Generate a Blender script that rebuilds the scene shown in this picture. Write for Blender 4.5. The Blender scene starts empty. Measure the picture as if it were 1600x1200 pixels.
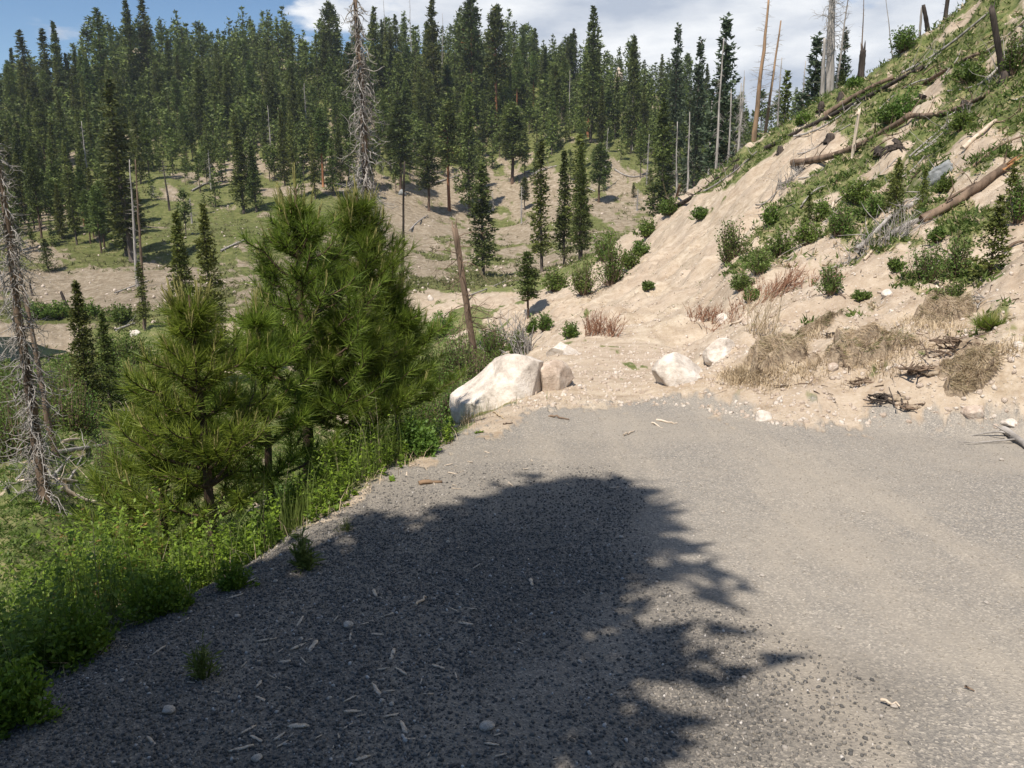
import bpy, math, random
import numpy as np
from mathutils import Vector, Matrix

C = bpy.context.scene
COL = C.collection
R = math.radians
rng = np.random.default_rng(7)

# ------------------------------------------------------------------ camera
CAMZ, PITCH, F = 1.6, R(13.0), 28 / 36 * 1600
cam = bpy.data.cameras.new('camera'); cam.lens = 28; cam.sensor_width = 36
cam.clip_start = 0.05; cam.clip_end = 5000
co = bpy.data.objects.new('camera', cam); COL.objects.link(co)
co.location = (0, 0, CAMZ); co.rotation_euler = (R(90) - PITCH, 0, 0)
C.camera = co

# ------------------------------------------------------------------ light
SUN_EL, SHX, SHY = R(58), 0.50, 0.866      # shadows fall along (SHX, SHY)
sun = bpy.data.lights.new('sun', 'SUN'); sun.energy = 5.0; sun.angle = R(0.53); sun.color = (1.0, 0.93, 0.83)
so = bpy.data.objects.new('sun', sun); COL.objects.link(so)
sd = Vector((SHX * math.cos(SUN_EL), SHY * math.cos(SUN_EL), -math.sin(SUN_EL)))
so.rotation_euler = sd.to_track_quat('-Z', 'Y').to_euler(); so.location = (-5, -10, 20)

w = bpy.data.worlds.new('World'); C.world = w; w.use_nodes = True
nt = w.node_tree; nt.nodes.clear()
def N(t, kind, **kw):
    n = t.nodes.new(kind)
    for k, v in kw.items():
        if k in n.inputs: n.inputs[k].default_value = v
        else: setattr(n, k, v)
    return n
out = N(nt, 'ShaderNodeOutputWorld'); bg = N(nt, 'ShaderNodeBackground', Strength=0.055)
sky = N(nt, 'ShaderNodeTexSky', sky_type='NISHITA', sun_disc=False, sun_elevation=SUN_EL,
        sun_rotation=R(180) + math.atan2(SHX, SHY), altitude=1200.0, air_density=1.0, dust_density=0.3, ozone_density=2.0)
tc = N(nt, 'ShaderNodeTexCoord')
mp = N(nt, 'ShaderNodeMapping'); mp.inputs['Scale'].default_value = (2.3, 2.3, 7.0)
mp.inputs['Location'].default_value = (3.1, 0.4, 1.35)
nz = N(nt, 'ShaderNodeTexNoise', Scale=1.5, Detail=9.0, Roughness=0.55)
sep = N(nt, 'ShaderNodeSeparateXYZ')
# more cloud to the right, clear to the left
bias = N(nt, 'ShaderNodeMapRange'); bias.inputs['From Min'].default_value = -0.50; bias.inputs['From Max'].default_value = 0.0
bias.inputs['To Min'].default_value = -0.12; bias.inputs['To Max'].default_value = 0.24
add = N(nt, 'ShaderNodeMath', operation='ADD')
ramp = N(nt, 'ShaderNodeMapRange'); ramp.interpolation_type = 'SMOOTHSTEP'
ramp.inputs['From Min'].default_value = 0.54; ramp.inputs['From Max'].default_value = 0.62
front = N(nt, 'ShaderNodeMapRange'); front.inputs['From Min'].default_value = 0.1; front.inputs['From Max'].default_value = 0.5
mul = N(nt, 'ShaderNodeMath', operation='MULTIPLY')
nz2 = N(nt, 'ShaderNodeTexNoise', Scale=2.6, Detail=8.0, Roughness=0.55)
cr = N(nt, 'ShaderNodeMapRange'); cr.inputs['From Min'].default_value = 0.33; cr.inputs['From Max'].default_value = 0.62
ccol = N(nt, 'ShaderNodeMixRGB'); ccol.inputs['Color1'].default_value = (7.0, 7.9, 9.5, 1); ccol.inputs['Color2'].default_value = (13.6, 13.9, 14.3, 1)
mix = N(nt, 'ShaderNodeMixRGB')
L = nt.links.new
L(tc.outputs['Generated'], mp.inputs['Vector']); L(mp.outputs['Vector'], nz.inputs['Vector']); L(mp.outputs['Vector'], nz2.inputs['Vector'])
L(tc.outputs['Generated'], sep.inputs[0]); L(sep.outputs['X'], bias.inputs['Value'])
L(nz.outputs['Fac'], add.inputs[0]); L(bias.outputs[0], add.inputs[1]); L(add.outputs[0], ramp.inputs['Value'])
L(sep.outputs['Y'], front.inputs['Value']); L(ramp.outputs[0], mul.inputs[0]); L(front.outputs[0], mul.inputs[1])
L(nz2.outputs['Fac'], cr.inputs['Value']); L(cr.outputs[0], ccol.inputs['Fac'])
skh = N(nt, 'ShaderNodeHueSaturation'); skh.inputs['Saturation'].default_value = 1.1; skh.inputs['Value'].default_value = 1.65
L(sky.outputs[0], skh.inputs['Color']); L(mul.outputs[0], mix.inputs['Fac']); L(skh.outputs[0], mix.inputs['Color1']); L(ccol.outputs[0], mix.inputs['Color2'])
L(mix.outputs[0], bg.inputs['Color']); L(bg.outputs[0], out.inputs['Surface'])

C.view_settings.view_transform = 'Standard'; C.view_settings.look = 'None'
C.view_settings.gamma = 1.0; C.view_settings.exposure = 0.38
C.cycles.max_bounces = 6; C.cycles.diffuse_bounces = 2; C.cycles.glossy_bounces = 1
C.cycles.transmission_bounces = 3; C.cycles.transparent_max_bounces = 4

# ------------------------------------------------------------------ pixel <-> world
CP, SP = math.cos(PITCH), math.sin(PITCH)
def ray(px, py):
    """azimuth and tangent of elevation of a pixel of the 1600x1200 photograph"""
    u, v = (px - 800) / F, (600 - py) / F
    x, y, z = u, CP + v * SP, -SP + v * CP
    return np.arctan2(x, y), z / np.hypot(x, y)
def project(x, y, z):
    z = z - CAMZ
    d = y * CP - z * SP; v = y * SP + z * CP
    d = np.where(np.abs(d) < 1e-3, 1e-3, d)
    return np.where(d > 0, 800 + F * x / d, -9999), np.where(d > 0, 600 - F * v / d, 9999)

# ------------------------------------------------------------------ noise
_pt = np.random.default_rng(3).random((256, 256))
def vnoise(x, y):
    xi = np.floor(x).astype(int); yi = np.floor(y).astype(int); fx = x - xi; fy = y - yi
    fx = fx * fx * (3 - 2 * fx); fy = fy * fy * (3 - 2 * fy)
    a = _pt[xi % 256, yi % 256]; b = _pt[(xi + 1) % 256, yi % 256]; c = _pt[xi % 256, (yi + 1) % 256]; d = _pt[(xi + 1) % 256, (yi + 1) % 256]
    return (a * (1 - fx) + b * fx) * (1 - fy) + (c * (1 - fx) + d * fx) * fy - 0.5
def fbm(x, y, o=4):
    s = 0; a = 1; 
    for i in range(o):
        s = s + a * vnoise(x + 17.3 * i, y + 9.1 * i); x = x * 2.03; y = y * 2.03; a *= 0.5
    return s
def sstep(a, b, x):
    t = np.clip((x - a) / (b - a), 0, 1); return t * t * (3 - 2 * t)

# ------------------------------------------------------------------ terrain control points
SL = 0.05                                     # the road falls 5 % away from the camera
ctrl = []
def V(px, py, r):
    az, te = ray(px, py); z = CAMZ + r * te
    ctrl.append((az, math.log(r), (z + SL * r * math.cos(az)) / r))
def W(px, r, z):
    az, _ = ray(px, 600); ctrl.append((az, math.log(r), (z + SL * r * math.cos(az)) / r))
def Wd(azd, r, z):
    ctrl.append((R(azd), math.log(r), (z + SL * r * math.cos(R(azd))) / r))
def VV(px, *prs):
    for py, r in prs: V(px, py, r)
# road, plane
for r in (0.4, 1.0, 1.6, 2.2):
    for a in (-180, -140, -100, -70, -40, -20, 0, 20, 40, 70, 100, 140, 180):
        if r > 1.7 and -80 < a < -35: continue
        ctrl.append((R(a), math.log(r), 0))
for r in (3, 4, 5, 6, 7):
    for a in (-24, -16, -8, 0, 8, 16, 24, 32, 45, 70, 110, 150, 180):
        x, y = r * math.sin(R(a)), r * math.cos(R(a))
        if x < -2.15 + 0.30 * (y - 1) + 0.1: continue
        if a > 28 and r > 6: continue
        ctrl.append((R(a), math.log(r), 0))
# left embankment (x = edge), falls to the valley
for a in (-30, -38, -50, -70, -100, -140):
    e = {-30: 3.1, -38: 2.6, -50: 2.4, -70: 3.6, -100: 4.2, -140: 5}[a]
    Wd(a, e, -0.12 - 0.05 * e); Wd(a, e * 1.35, -0.36); Wd(a, e * 1.9, -1.25); Wd(a, e * 3, -2.7)
for a in (-50, -70, -100, -140): Wd(a, 25, -5.0); Wd(a, 60, -9.5)
for a in (-50, -70): Wd(a, 130, -6); Wd(a, 330, 40); Wd(a, 430, 20)
for a in (-100, -140, -180, 180): Wd(a, 130, 0); Wd(a, 430, 10)
VV(0, (775, 12), (640, 25), (592, 45), (566, 57), (558, 63), (508, 70), (475, 90), (435, 105), (400, 120), (330, 160), (250, 215), (165, 330)); W(0, 430, 20)
VV(110, (770, 12.5), (650, 24), (580, 42), (563, 57), (552, 63), (508, 70), (476, 88), (430, 103), (330, 155), (230, 215), (130, 330)); W(110, 430, 20)
VV(210, (650, 24), (560, 44), (500, 65), (470, 80), (430, 96), (400, 112), (330, 150), (250, 200), (165, 265), (84, 335)); W(210, 430, 25)
W(210, 4.6, -0.72); W(210, 8, -2.2); W(210, 12, -3.2)
W(310, 3.9, -0.32); W(310, 6, -1.4); W(310, 10, -2.9); W(310, 24, -5)
VV(400, (480, 68), (440, 82), (380, 115), (300, 155), (220, 210), (125, 285), (64, 330)); W(400, 430, 25)
W(400, 5.2, -0.7); W(400, 7, -1.6); W(400, 12, -3.3); W(400, 25, -5.4); W(400, 45, -7)
VV(600, (480, 58), (430, 84), (330, 140), (250, 185), (172, 235), (84, 300)); W(600, 400, 25)
W(560, 6.3, -0.5); W(570, 7.5, -1.1); W(600, 12, -2.8); W(600, 20, -4.6); W(600, 35, -6)
VV(700, (482, 48), (430, 88), (325, 160), (215, 220), (90, 300)); W(700, 400, 25); W(680, 8.5, -0.9); W(700, 12, -2); W(700, 20, -3.6); W(700, 32, -5)
VV(800, (496, 34), (470, 50), (430, 95), (325, 162), (215, 222), (96, 300)); W(800, 400, 25); W(790, 9, -0.55); W(800, 12, -1.0); W(800, 20, -2.5)
VV(900, (600, 8.6), (560, 11), (520, 14), (500, 22), (462, 32), (440, 48), (410, 72), (330, 140), (250, 190), (170, 245), (118, 295)); W(900, 400, 25); W(890, 16, -1.5)
VV(1000, (600, 8.7), (560, 11), (521, 14), (490, 20), (440, 28), (385, 43), (355, 55), (310, 150), (250, 185), (190, 235), (135, 285)); W(1000, 75, -3); W(1000, 400, 20); W(1000, 15.6, -1.2)
VV(1100, (590, 8.5), (545, 10.5), (500, 14), (440, 21), (380, 30), (291, 52), (205, 225)); W(1100, 64, -1.5); W(1100, 140, 0); W(1100, 350, 15)
VV(1200, (600, 8.1), (540, 9.4), (485, 12), (400, 18.5), (300, 29), (223, 47), (218, 220)); W(1200, 57, 0); W(1200, 140, 1); W(1200, 350, 10)
VV(1300, (630, 7.5), (560, 8.5), (500, 10), (450, 12.5), (350, 19.5), (250, 28), (151, 43), (190, 220)); W(1300, 54, 1); W(1300, 140, 4); W(1300, 350, 10)
VV(1400, (640, 7.3), (560, 8.3), (520, 9.3), (450, 11.5), (400, 14), (300, 19.5), (200, 26), (130, 32), (83, 40)); W(1400, 52, 4); W(1400, 140, 8); W(1400, 350, 10)
VV(1500, (645, 7.0), (570, 8.0), (470, 10.5), (430, 12), (300, 16.5), (200, 21.5), (100, 28), (3, 37)); W(1500, 50, 6); W(1500, 140, 8); W(1500, 350, 10)
VV(1600, (650, 6.9), (560, 8), (450, 10.5), (300, 14.5), (200, 18), (100, 22.5), (0, 28), (-70, 34)); W(1600, 50, 8); W(1600, 140, 8); W(1600, 350, 10)
VV(1900, (640, 7), (500, 9), (300, 13), (100, 19), (-100, 29)); W(1900, 50, 9); W(1900, 350, 10)
for a in (60, 80, 110, 140): Wd(a, 6.5, -0.1); Wd(a, 9, 0.6); Wd(a, 18, 6); Wd(a, 30, 12); Wd(a, 60, 12); Wd(a, 350, 10)
ctrl = np.array(ctrl); KA = 3.4; CQ = 0.07
P0 = np.c_[ctrl[:, 0] * KA, ctrl[:, 1]]
D = np.sqrt(((P0[:, None] - P0[None]) ** 2).sum(-1) + CQ * CQ)
wts = np.linalg.solve(D + np.eye(len(D)) * 1e-4, ctrl[:, 2])
# sampled once on a regular (azimuth, log r) table
GA, GL = 700, 420; L0, L1 = math.log(0.25), math.log(520)
ga = np.linspace(-math.pi, math.pi, GA); gl = np.linspace(L0, L1, GL)
G = np.zeros((GA, GL))
for i in range(GA):
    d = np.sqrt((ga[i] * KA - P0[:, 0]) ** 2 + (gl[:, None] - P0[None, :, 1]) ** 2 + CQ * CQ)
    G[i] = d @ wts
# road outline on the ground
def on_plane(px, py):
    az, te = ray(px, py); r = -CAMZ / (te + SL * math.cos(az)); return r * math.sin(az), r * math.cos(az)
edge_px = [(-330, 1330), (-60, 1130), (130, 985), (250, 915), (430, 835), (560, 757), (690, 683), (745, 645), (800, 634), (900, 630), (1000, 626), (1080, 628), (1150, 643), (1240, 662), (1330, 660), (1450, 664), (1600, 676), (1900, 700)]
road_poly = [(-3.2, -6)] + [on_plane(*p) for p in edge_px] + [(9, 3), (9, -6)]
RP = np.array(road_poly)
def road_sd(x, y):
    """signed distance to the gravel's outline, positive inside"""
    best = np.full(x.shape, 1e9); inside = np.zeros(x.shape, bool)
    n = len(RP)
    for i in range(n):
        a = RP[i]; b = RP[(i + 1) % n]; e = b - a
        t = np.clip(((x - a[0]) * e[0] + (y - a[1]) * e[1]) / (e @ e), 0, 1)
        best = np.minimum(best, np.hypot(x - a[0] - t * e[0], y - a[1] - t * e[1]))
        c = ((a[1] > y) != (b[1] > y)) & (x < (b[0] - a[0]) * (y - a[1]) / (b[1] - a[1] + 1e-12) + a[0])
        inside ^= c
    return np.where(inside, best, -best)
def track(x, y):
    'the smooth bulldozed track beyond the gravel'
    return np.exp(-(np.abs(x - 1.15 - (y - 9) * .10) / .95) ** 4) * sstep(7.4, 8.6, y) * sstep(14.6, 13.2, y)
def H(x, y):
    x = np.asarray(x, float); y = np.asarray(y, float)
    r = np.maximum(np.hypot(x, y), 0.26); az = np.arctan2(x, y)
    fa = (az + math.pi) / (2 * math.pi) * (GA - 1); fl = np.clip((np.log(r) - L0) / (L1 - L0) * (GL - 1), 0, GL - 1.001)
    i = np.clip(fa.astype(int), 0, GA - 2); j = fl.astype(int); fa = fa - i; fl = fl - j
    g = (G[i, j] * (1 - fa) + G[i + 1, j] * fa) * (1 - fl) + (G[i, j + 1] * (1 - fa) + G[i + 1, j + 1] * fa) * fl
    sdist = road_sd(x, y)
    off = sstep(0.1, -0.9, sdist)
    trk = track(x, y); 
    g = g * sstep(0.45, -0.35, sdist)
    z = g * r - SL * y
    n1 = fbm(x * 0.9, y * 0.9, 5) * 0.22 + np.abs(fbm(x * 0.45 + 5, y * 0.45, 3)) * 0.35 - 0.08
    far = sstep(50, 120, r)
    lum = 1 - .85 * trk
    z = z + .16 * np.exp(-((y - 13.6) / .8) ** 2 - ((x - 1.6) / 1.3) ** 2)
    z = z + lum * off * (1 - far) * n1 * sstep(5.5, 11, r) * 1.5 + lum * off * (1 - far) * (fbm(x * 1.9, y * 1.9, 5) * 0.15 + sstep(20, 12, r) * fbm(x * 5.2, y * 5.2, 4) * 0.05)
    z = z + far * (fbm(x / 22, y / 22, 5) * 3.2 + np.abs(fbm(x / 45 + 3, y / 45, 2)) * 3.0)
    z = z + sstep(12, 22, r) * sstep(70, 50, r) * off * (x > 0) * (-0.55 * np.abs(fbm((x - y) * 0.75 + 3, (x + y) * 0.10, 3)) + 0.10 * fbm((x - y) * 2.6, (x + y) * 0.25, 3))
    z = z + sstep(10, 40, r) * (1 - far) * fbm(x / 4, y / 4, 3) * 0.5
    z = z + (1 - off) * (fbm(x * 1.1, y * 1.1, 3) * 0.03 + fbm(x * 6, y * 6, 3) * 0.008)
    return z
_lr = np.exp(np.linspace(math.log(1.2), math.log(440), 1400))
def hit(px, py, rmin=1.2):
    az, te = ray(px, py)
    z = H(_lr * math.sin(az), _lr * math.cos(az)); s = (CAMZ + _lr * te) - z
    k = np.where((s < 0) & (_lr > rmin))[0]
    if len(k) == 0: return None
    r = float(_lr[k[0]]); return r * math.sin(az), r * math.cos(az), float(z[k[0]]), r
def at_r(px, py, r):
    az, _ = ray(px, py); x, y = r * math.sin(az), r * math.cos(az); return x, y, float(H(x, y)), r
def z_at(px, py, r): return CAMZ + r * float(ray(px, py)[1])

# ------------------------------------------------------------------ ground cover weights
def ell(px, py, cx, cy, rx, ry, ang=0):
    c, s = math.cos(R(ang)), math.sin(R(ang)); dx, dy = px - cx, py - cy
    u = (dx * c - dy * s) / rx; v = (dx * s + dy * c) / ry        # ang: counter-clockwise on the picture
    return np.exp(-(u * u + v * v) * 1.1)
def green_w(x, y, z):
    px, py = project(x, y, z); r = np.hypot(x, y)
    q = np.log(r + 0.5); aa = np.arctan2(x, y); n = fbm(aa * 26 + q * 5, q * 16, 5) * 1.25 + fbm(aa * 150 + 3, q * 75, 3) * 0.6
    # near right slope
    g = 0.78 * sstep(470, 380, py) * sstep(1040, 1150, px + (py - 300) * 0.25)
    g = g + 0.15 * ell(px, py, 1330, 140, 220, 50, 35)
    for e in [(1180, 300, 150, 26, 38, 1.25), (1040, 420, 120, 45, 30, 1.3), (1270, 230, 45, 18, 32, .5), (1240, 385, 65, 26, 30, .9), (1390, 255, 60, 18, 40, .75),
              (1500, 290, 40, 30, 40, .6), (1565, 250, 60, 60, 30, .5), (1445, 150, 45, 18, 20, .6), (1570, 370, 60, 60, 0, .5), (1350, 430, 60, 25, 15, .9), (1130, 470, 80, 40, 0, 1), (1340, 360, 60, 22, 30, .5), (1440, 405, 60, 12, 25, .3), (1290, 320, 40, 20, 30, .4)]:
        g = g - e[5] * ell(px, py, *e[:5])
    for e in [(1190, 405, 55, 14, 38, .7), (1330, 350, 50, 20, 40, .5), (1480, 430, 110, 12, 5, .8), (1240, 320, 60, 14, 38, .3)]:
        g = g + e[5] * ell(px, py, *e[:5])
    near = g * (r < 62) * (px > 950)
    # far hill and valley
    f = 0.52 + 0.4 * ell(px, py, 300, 340, 140, 60) + 0.5 * ell(px, py, 860, 240, 150, 40) + 0.5 * ell(px, py, 740, 445, 90, 25) + 0.35 * ell(px, py, 1100, 260, 120, 40)
    f = f - 0.45 * ell(px, py, 660, 320, 90, 60) - 0.4 * ell(px, py, 980, 310, 90, 25) - 0.4 * ell(px, py, 850, 310, 80, 40) - 0.6 * ell(px, py, 600, 420, 90, 40) * 0.5 - 0.5 * ell(px, py, 190, 85, 40, 30) - 0.3 * ell(px, py, 110, 120, 60, 20, 20)
    f = f + 0.25 * sstep(250, 150, py)
    band = sstep(420, 436, py + 14 * n) * sstep(478, 464, py + 10 * n) * sstep(330, 260, px)
    band2 = sstep(452, 466, py + 14 * n) * sstep(505, 490, py) * sstep(330, 420, px)
    band3 = sstep(500, 510, py) * sstep(562, 550, py) * sstep(150, 110, px) * sstep(-60, 40, px + (py - 500))
    f = f * (1 - band) * (1 - band3) * (1 - band2) + 0.5 * sstep(475, 490, py) * (1 - band3) * (px < 330)
    far = f * (r >= 40)
    lv = 0.95 * (px < 760) * (r < 62) * (r > 2.5) * (1 - band3) * (1 - band2)
    g = np.where((r >= 62) | ((px <= 950) & (r >= 40)), far, np.where(px > 950, near, lv))
    g = np.where((px > 700) & (px < 950) & (r < 46), 0.9 * sstep(820, 740, px) * sstep(455, 480, py), g)
    out = g + n * 0.8
    return sstep(0.15, 0.95, out) * (road_sd(x, y) < 0.05), px, py, n

# ------------------------------------------------------------------ mesh helpers
def mk(name, V_, F_, mat, parent=None, smooth=False, loc=None, uv=None):
    me = bpy.data.meshes.new(name)
    V_ = np.asarray(V_, np.float32)
    Fs = F_ if isinstance(F_, list) else [F_]
    Fs = [np.asarray(f, np.int32) for f in Fs if len(f)]
    nl = sum(f.size for f in Fs); nf = sum(len(f) for f in Fs)
    me.vertices.add(len(V_)); me.vertices.foreach_set('co', V_.ravel())
    me.loops.add(nl); me.polygons.add(nf)
    me.loops.foreach_set('vertex_index', np.concatenate([f.ravel() for f in Fs]))
    tot = np.concatenate([np.full(len(f), f.shape[1]) for f in Fs]); st = np.r_[0, np.cumsum(tot)[:-1]]
    me.polygons.foreach_set('loop_start', st.astype(np.int32)); me.polygons.foreach_set('loop_total', tot.astype(np.int32))
    if smooth: me.polygons.foreach_set('use_smooth', np.ones(nf, bool))
    me.update(calc_edges=True); me.validate()
    if mat: me.materials.append(mat)
    o = bpy.data.objects.new(name, me); COL.objects.link(o)
    if parent: o.parent = parent
    if loc is not None: o.location = loc
    return o
def tag(o, label=None, cat=None, group=None, kind=None):
    if label: o['label'] = label
    if cat: o['category'] = cat
    if group: o['group'] = group
    if kind: o['kind'] = kind
    return o
def empty(name, loc, label, cat, group=None, rz=0):
    o = bpy.data.objects.new(name, None); COL.objects.link(o); o.location = loc; o.rotation_euler = (0, 0, rz)
    o.empty_display_size = 0.2
    return tag(o, label, cat, group)
class MB:
    def __init__(s): s.v = []; s.t = []; s.q = []; s.n = 0
    def add(s, v, f):
        v = np.asarray(v, np.float32).reshape(-1, 3); f = np.asarray(f, np.int64)
        if len(f) == 0: return
        (s.t if f.shape[1] == 3 else s.q).append(f + s.n); s.v.append(v); s.n += len(v)
    def tube(s, pts, rad, sides=6, cap=True):
        p = np.asarray(pts, float); n = len(p); rad = np.broadcast_to(np.asarray(rad, float), (n,))
        t = np.gradient(p, axis=0); t /= np.linalg.norm(t, axis=1)[:, None] + 1e-9
        up = np.array([0, 0, 1.0]) if abs(t[0, 2]) < 0.9 else np.array([1.0, 0, 0])
        a = np.cross(t, up); a /= np.linalg.norm(a, axis=1)[:, None] + 1e-9; b = np.cross(t, a)
        an = np.arange(sides) / sides * 2 * math.pi
        ring = p[:, None] + rad[:, None, None] * (np.cos(an)[None, :, None] * a[:, None] + np.sin(an)[None, :, None] * b[:, None])
        v = ring.reshape(-1, 3)
        i = np.arange(n - 1)[:, None] * sides; j = np.arange(sides)[None]; k = (j + 1) % sides
        f = np.stack([i + j, i + k, i + sides + k, i + sides + j], -1).reshape(-1, 4)
        s.add(v, f)
        if cap:
            base = s.n - len(v)
            for off, c in ((0, p[0]), ((n - 1) * sides, p[-1])):
                s.v.append(np.asarray([c], np.float32)); ci = s.n; s.n += 1
                s.t.append(np.array([[base + off + m, base + off + (m + 1) % sides, ci] for m in range(sides)]))
    def tris(s, c, d, e):
        """triangles: centre c, half-axis d, half-width e"""
        n = len(c); v = np.stack([c - e, c + e, c + d], 1).reshape(-1, 3); s.add(v, np.arange(3 * n).reshape(-1, 3))
    def quads(s, c, d, e):
        n = len(c); v = np.stack([c, c + d * 0.5 + e, c + d, c + d * 0.5 - e], 1).reshape(-1, 3); s.add(v, np.arange(4 * n).reshape(-1, 4))
    def arrays(s):
        return np.concatenate(s.v), [np.concatenate(x) for x in (s.t, s.q) if x]
    def build(s, name, mat, parent=None, smooth=False, loc=None):
        v, f = s.arrays(); return mk(name, v, f, mat, parent, smooth, loc)
def unit(n, g=rng):
    d = g.normal(size=(n, 3)); return d / np.linalg.norm(d, axis=1)[:, None]
def norm(a): return a / (np.linalg.norm(a, axis=-1, keepdims=True) + 1e-9)

# ------------------------------------------------------------------ materials
def new_mat(name):
    m = bpy.data.materials.new(name); m.use_nodes = True; t = m.node_tree
    return m, t, t.nodes['Principled BSDF'], t.links.new
def rampn(t, stops):
    r = N(t, 'ShaderNodeValToRGB'); e = r.color_ramp.elements
    e[0].position, e[0].color = stops[0][0], (*stops[0][1], 1); e[1].position, e[1].color = stops[-1][0], (*stops[-1][1], 1)
    for p, c in stops[1:-1]:
        x = e.new(p); x.color = (*c, 1)
    return r
def leaf_mat(name, dark, light, trans=0.35, rough=0.6, objrand=0.25, spec=0.25):
    """foliage: colour varies leaf by leaf and plant by plant"""
    m, t, b, l = new_mat(name)
    geo = N(t, 'ShaderNodeNewGeometry'); oi = N(t, 'ShaderNodeObjectInfo')
    rp = rampn(t, [(0, dark), (1, light)])
    l(geo.outputs['Random Per Island'], rp.inputs[0])
    hs = N(t, 'ShaderNodeHueSaturation')
    mr = N(t, 'ShaderNodeMapRange'); mr.inputs['To Min'].default_value = 1 - objrand; mr.inputs['To Max'].default_value = 1 + objrand
    if objrand > .3:
        pn = N(t, 'ShaderNodeTexNoise', Scale=0.22, Detail=1.0); t.links.new(geo.outputs['Position'], pn.inputs['Vector'])
        pm = N(t, 'ShaderNodeMapRange'); pm.inputs['From Min'].default_value = .3; pm.inputs['From Max'].default_value = .7; pm.inputs['To Min'].default_value = .65; pm.inputs['To Max'].default_value = 1.45
        pm.label = 'clump'; t.links.new(pn.outputs['Fac'], pm.inputs['Value'])
    mh = N(t, 'ShaderNodeMapRange'); mh.inputs['To Min'].default_value = 0.5 - objrand * 0.07; mh.inputs['To Max'].default_value = 0.5 + objrand * 0.05
    l(oi.outputs['Random'], mr.inputs['Value'])
    if objrand > .3:
        pmul = N(t, 'ShaderNodeMath', operation='MULTIPLY'); l(mr.outputs[0], pmul.inputs[0]); l(pm.outputs[0], pmul.inputs[1]); l(pmul.outputs[0], hs.inputs['Value'])
    else: l(mr.outputs[0], hs.inputs['Value'])
    mt = N(t, 'ShaderNodeMath', operation='FRACT'); mm = N(t, 'ShaderNodeMath', operation='MULTIPLY'); mm.inputs[1].default_value = 7.77
    l(oi.outputs['Random'], mm.inputs[0]); l(mm.outputs[0], mt.inputs[0]); l(mt.outputs[0], mh.inputs['Value']); l(mh.outputs[0], hs.inputs['Hue'])
    l(rp.outputs[0], hs.inputs['Color']); l(hs.outputs[0], b.inputs['Base Color'])
    b.inputs['Roughness'].default_value = rough; b.inputs['Specular IOR Level'].default_value = spec
    tr = N(t, 'ShaderNodeBsdfTranslucent'); l(hs.outputs[0], tr.inputs['Color'])
    mx = N(t, 'ShaderNodeMixShader'); mx.inputs[0].default_value = trans
    o = t.nodes['Material Output']; l(b.outputs[0], mx.inputs[1]); l(tr.outputs[0], mx.inputs[2]); l(mx.outputs[0], o.inputs['Surface'])
    return m
def bark_mat(name, c1, c2, scale=8, stretch=0.15, bump=0.6):
    m, t, b, l = new_mat(name)
    tc = N(t, 'ShaderNodeTexCoord'); mp = N(t, 'ShaderNodeMapping'); mp.inputs['Scale'].default_value = (1, 1, stretch)
    nz = N(t, 'ShaderNodeTexNoise', Scale=scale, Detail=6.0, Roughness=0.65)
    rp = rampn(t, [(0.35, c1), (0.62, c2)])
    bp = N(t, 'ShaderNodeBump', Strength=bump, Distance=0.02)
    l(tc.outputs['Object'], mp.inputs[0]); l(mp.outputs[0], nz.inputs['Vector']); l(nz.outputs['Fac'], rp.inputs[0]); l(rp.outputs[0], b.inputs['Base Color'])
    l(nz.outputs['Fac'], bp.inputs['Height']); l(bp.outputs[0], b.inputs['Normal']); b.inputs['Roughness'].default_value = 0.9
    b.inputs['Specular IOR Level'].default_value = 0.2
    return m
def rock_mat(name, c1, c2, c3, sc=3.0):
    m, t, b, l = new_mat(name)
    tc = N(t, 'ShaderNodeTexCoord'); nz = N(t, 'ShaderNodeTexNoise', Scale=sc, Detail=8.0, Roughness=0.65)
    n2 = N(t, 'ShaderNodeTexNoise', Scale=sc * 9, Detail=6.0, Roughness=0.7)
    rp = rampn(t, [(0.33, c1), (0.5, c2), (0.64, c3)])
    l(tc.outputs['Object'], nz.inputs['Vector']); l(tc.outputs['Object'], n2.inputs['Vector'])
    mx = N(t, 'ShaderNodeMixRGB', blend_type='OVERLAY'); mx.inputs[0].default_value = 0.45
    l(nz.outputs['Fac'], rp.inputs[0]); l(rp.outputs[0], mx.inputs[1]); l(n2.outputs['Fac'], mx.inputs[2]); l(mx.outputs[0], b.inputs['Base Color'])
    ad = N(t, 'ShaderNodeMath', operation='MULTIPLY_ADD'); ad.inputs[1].default_value = 0.35
    l(n2.outputs['Fac'], ad.inputs[0]); l(nz.outputs['Fac'], ad.inputs[2])
    bp = N(t, 'ShaderNodeBump', Strength=0.7, Distance=0.05); l(ad.outputs[0], bp.inputs['Height']); l(bp.outputs[0], b.inputs['Normal'])
    b.inputs['Roughness'].default_value = 0.92; b.inputs['Specular IOR Level'].default_value = 0.2
    return m
M = {}
M['fir'] = leaf_mat('fir_needles', (.044, .060, .014), (.130, .155, .038), 0.24, objrand=0.32)
M['ponderosa'] = leaf_mat('ponderosa_needles', (.046, .068, .016), (.135, .170, .044), 0.24, objrand=0.32)
M['bluefir'] = leaf_mat('blue_fir_needles', (.030, .046, .026), (.085, .115, .062), 0.2, objrand=0.2)
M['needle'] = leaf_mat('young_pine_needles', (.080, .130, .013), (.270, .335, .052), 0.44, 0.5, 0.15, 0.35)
M['needle_dark'] = leaf_mat('dark_pine_needles', (.065, .110, .012), (.215, .280, .042), 0.42, 0.5, 0.15, 0.35)  # deeper green than the other young pine needles
M['shoot'] = leaf_mat('new_shoot', (.15, .16, .04), (.30, .27, .10), 0.15, 0.7, 0.1)
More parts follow.
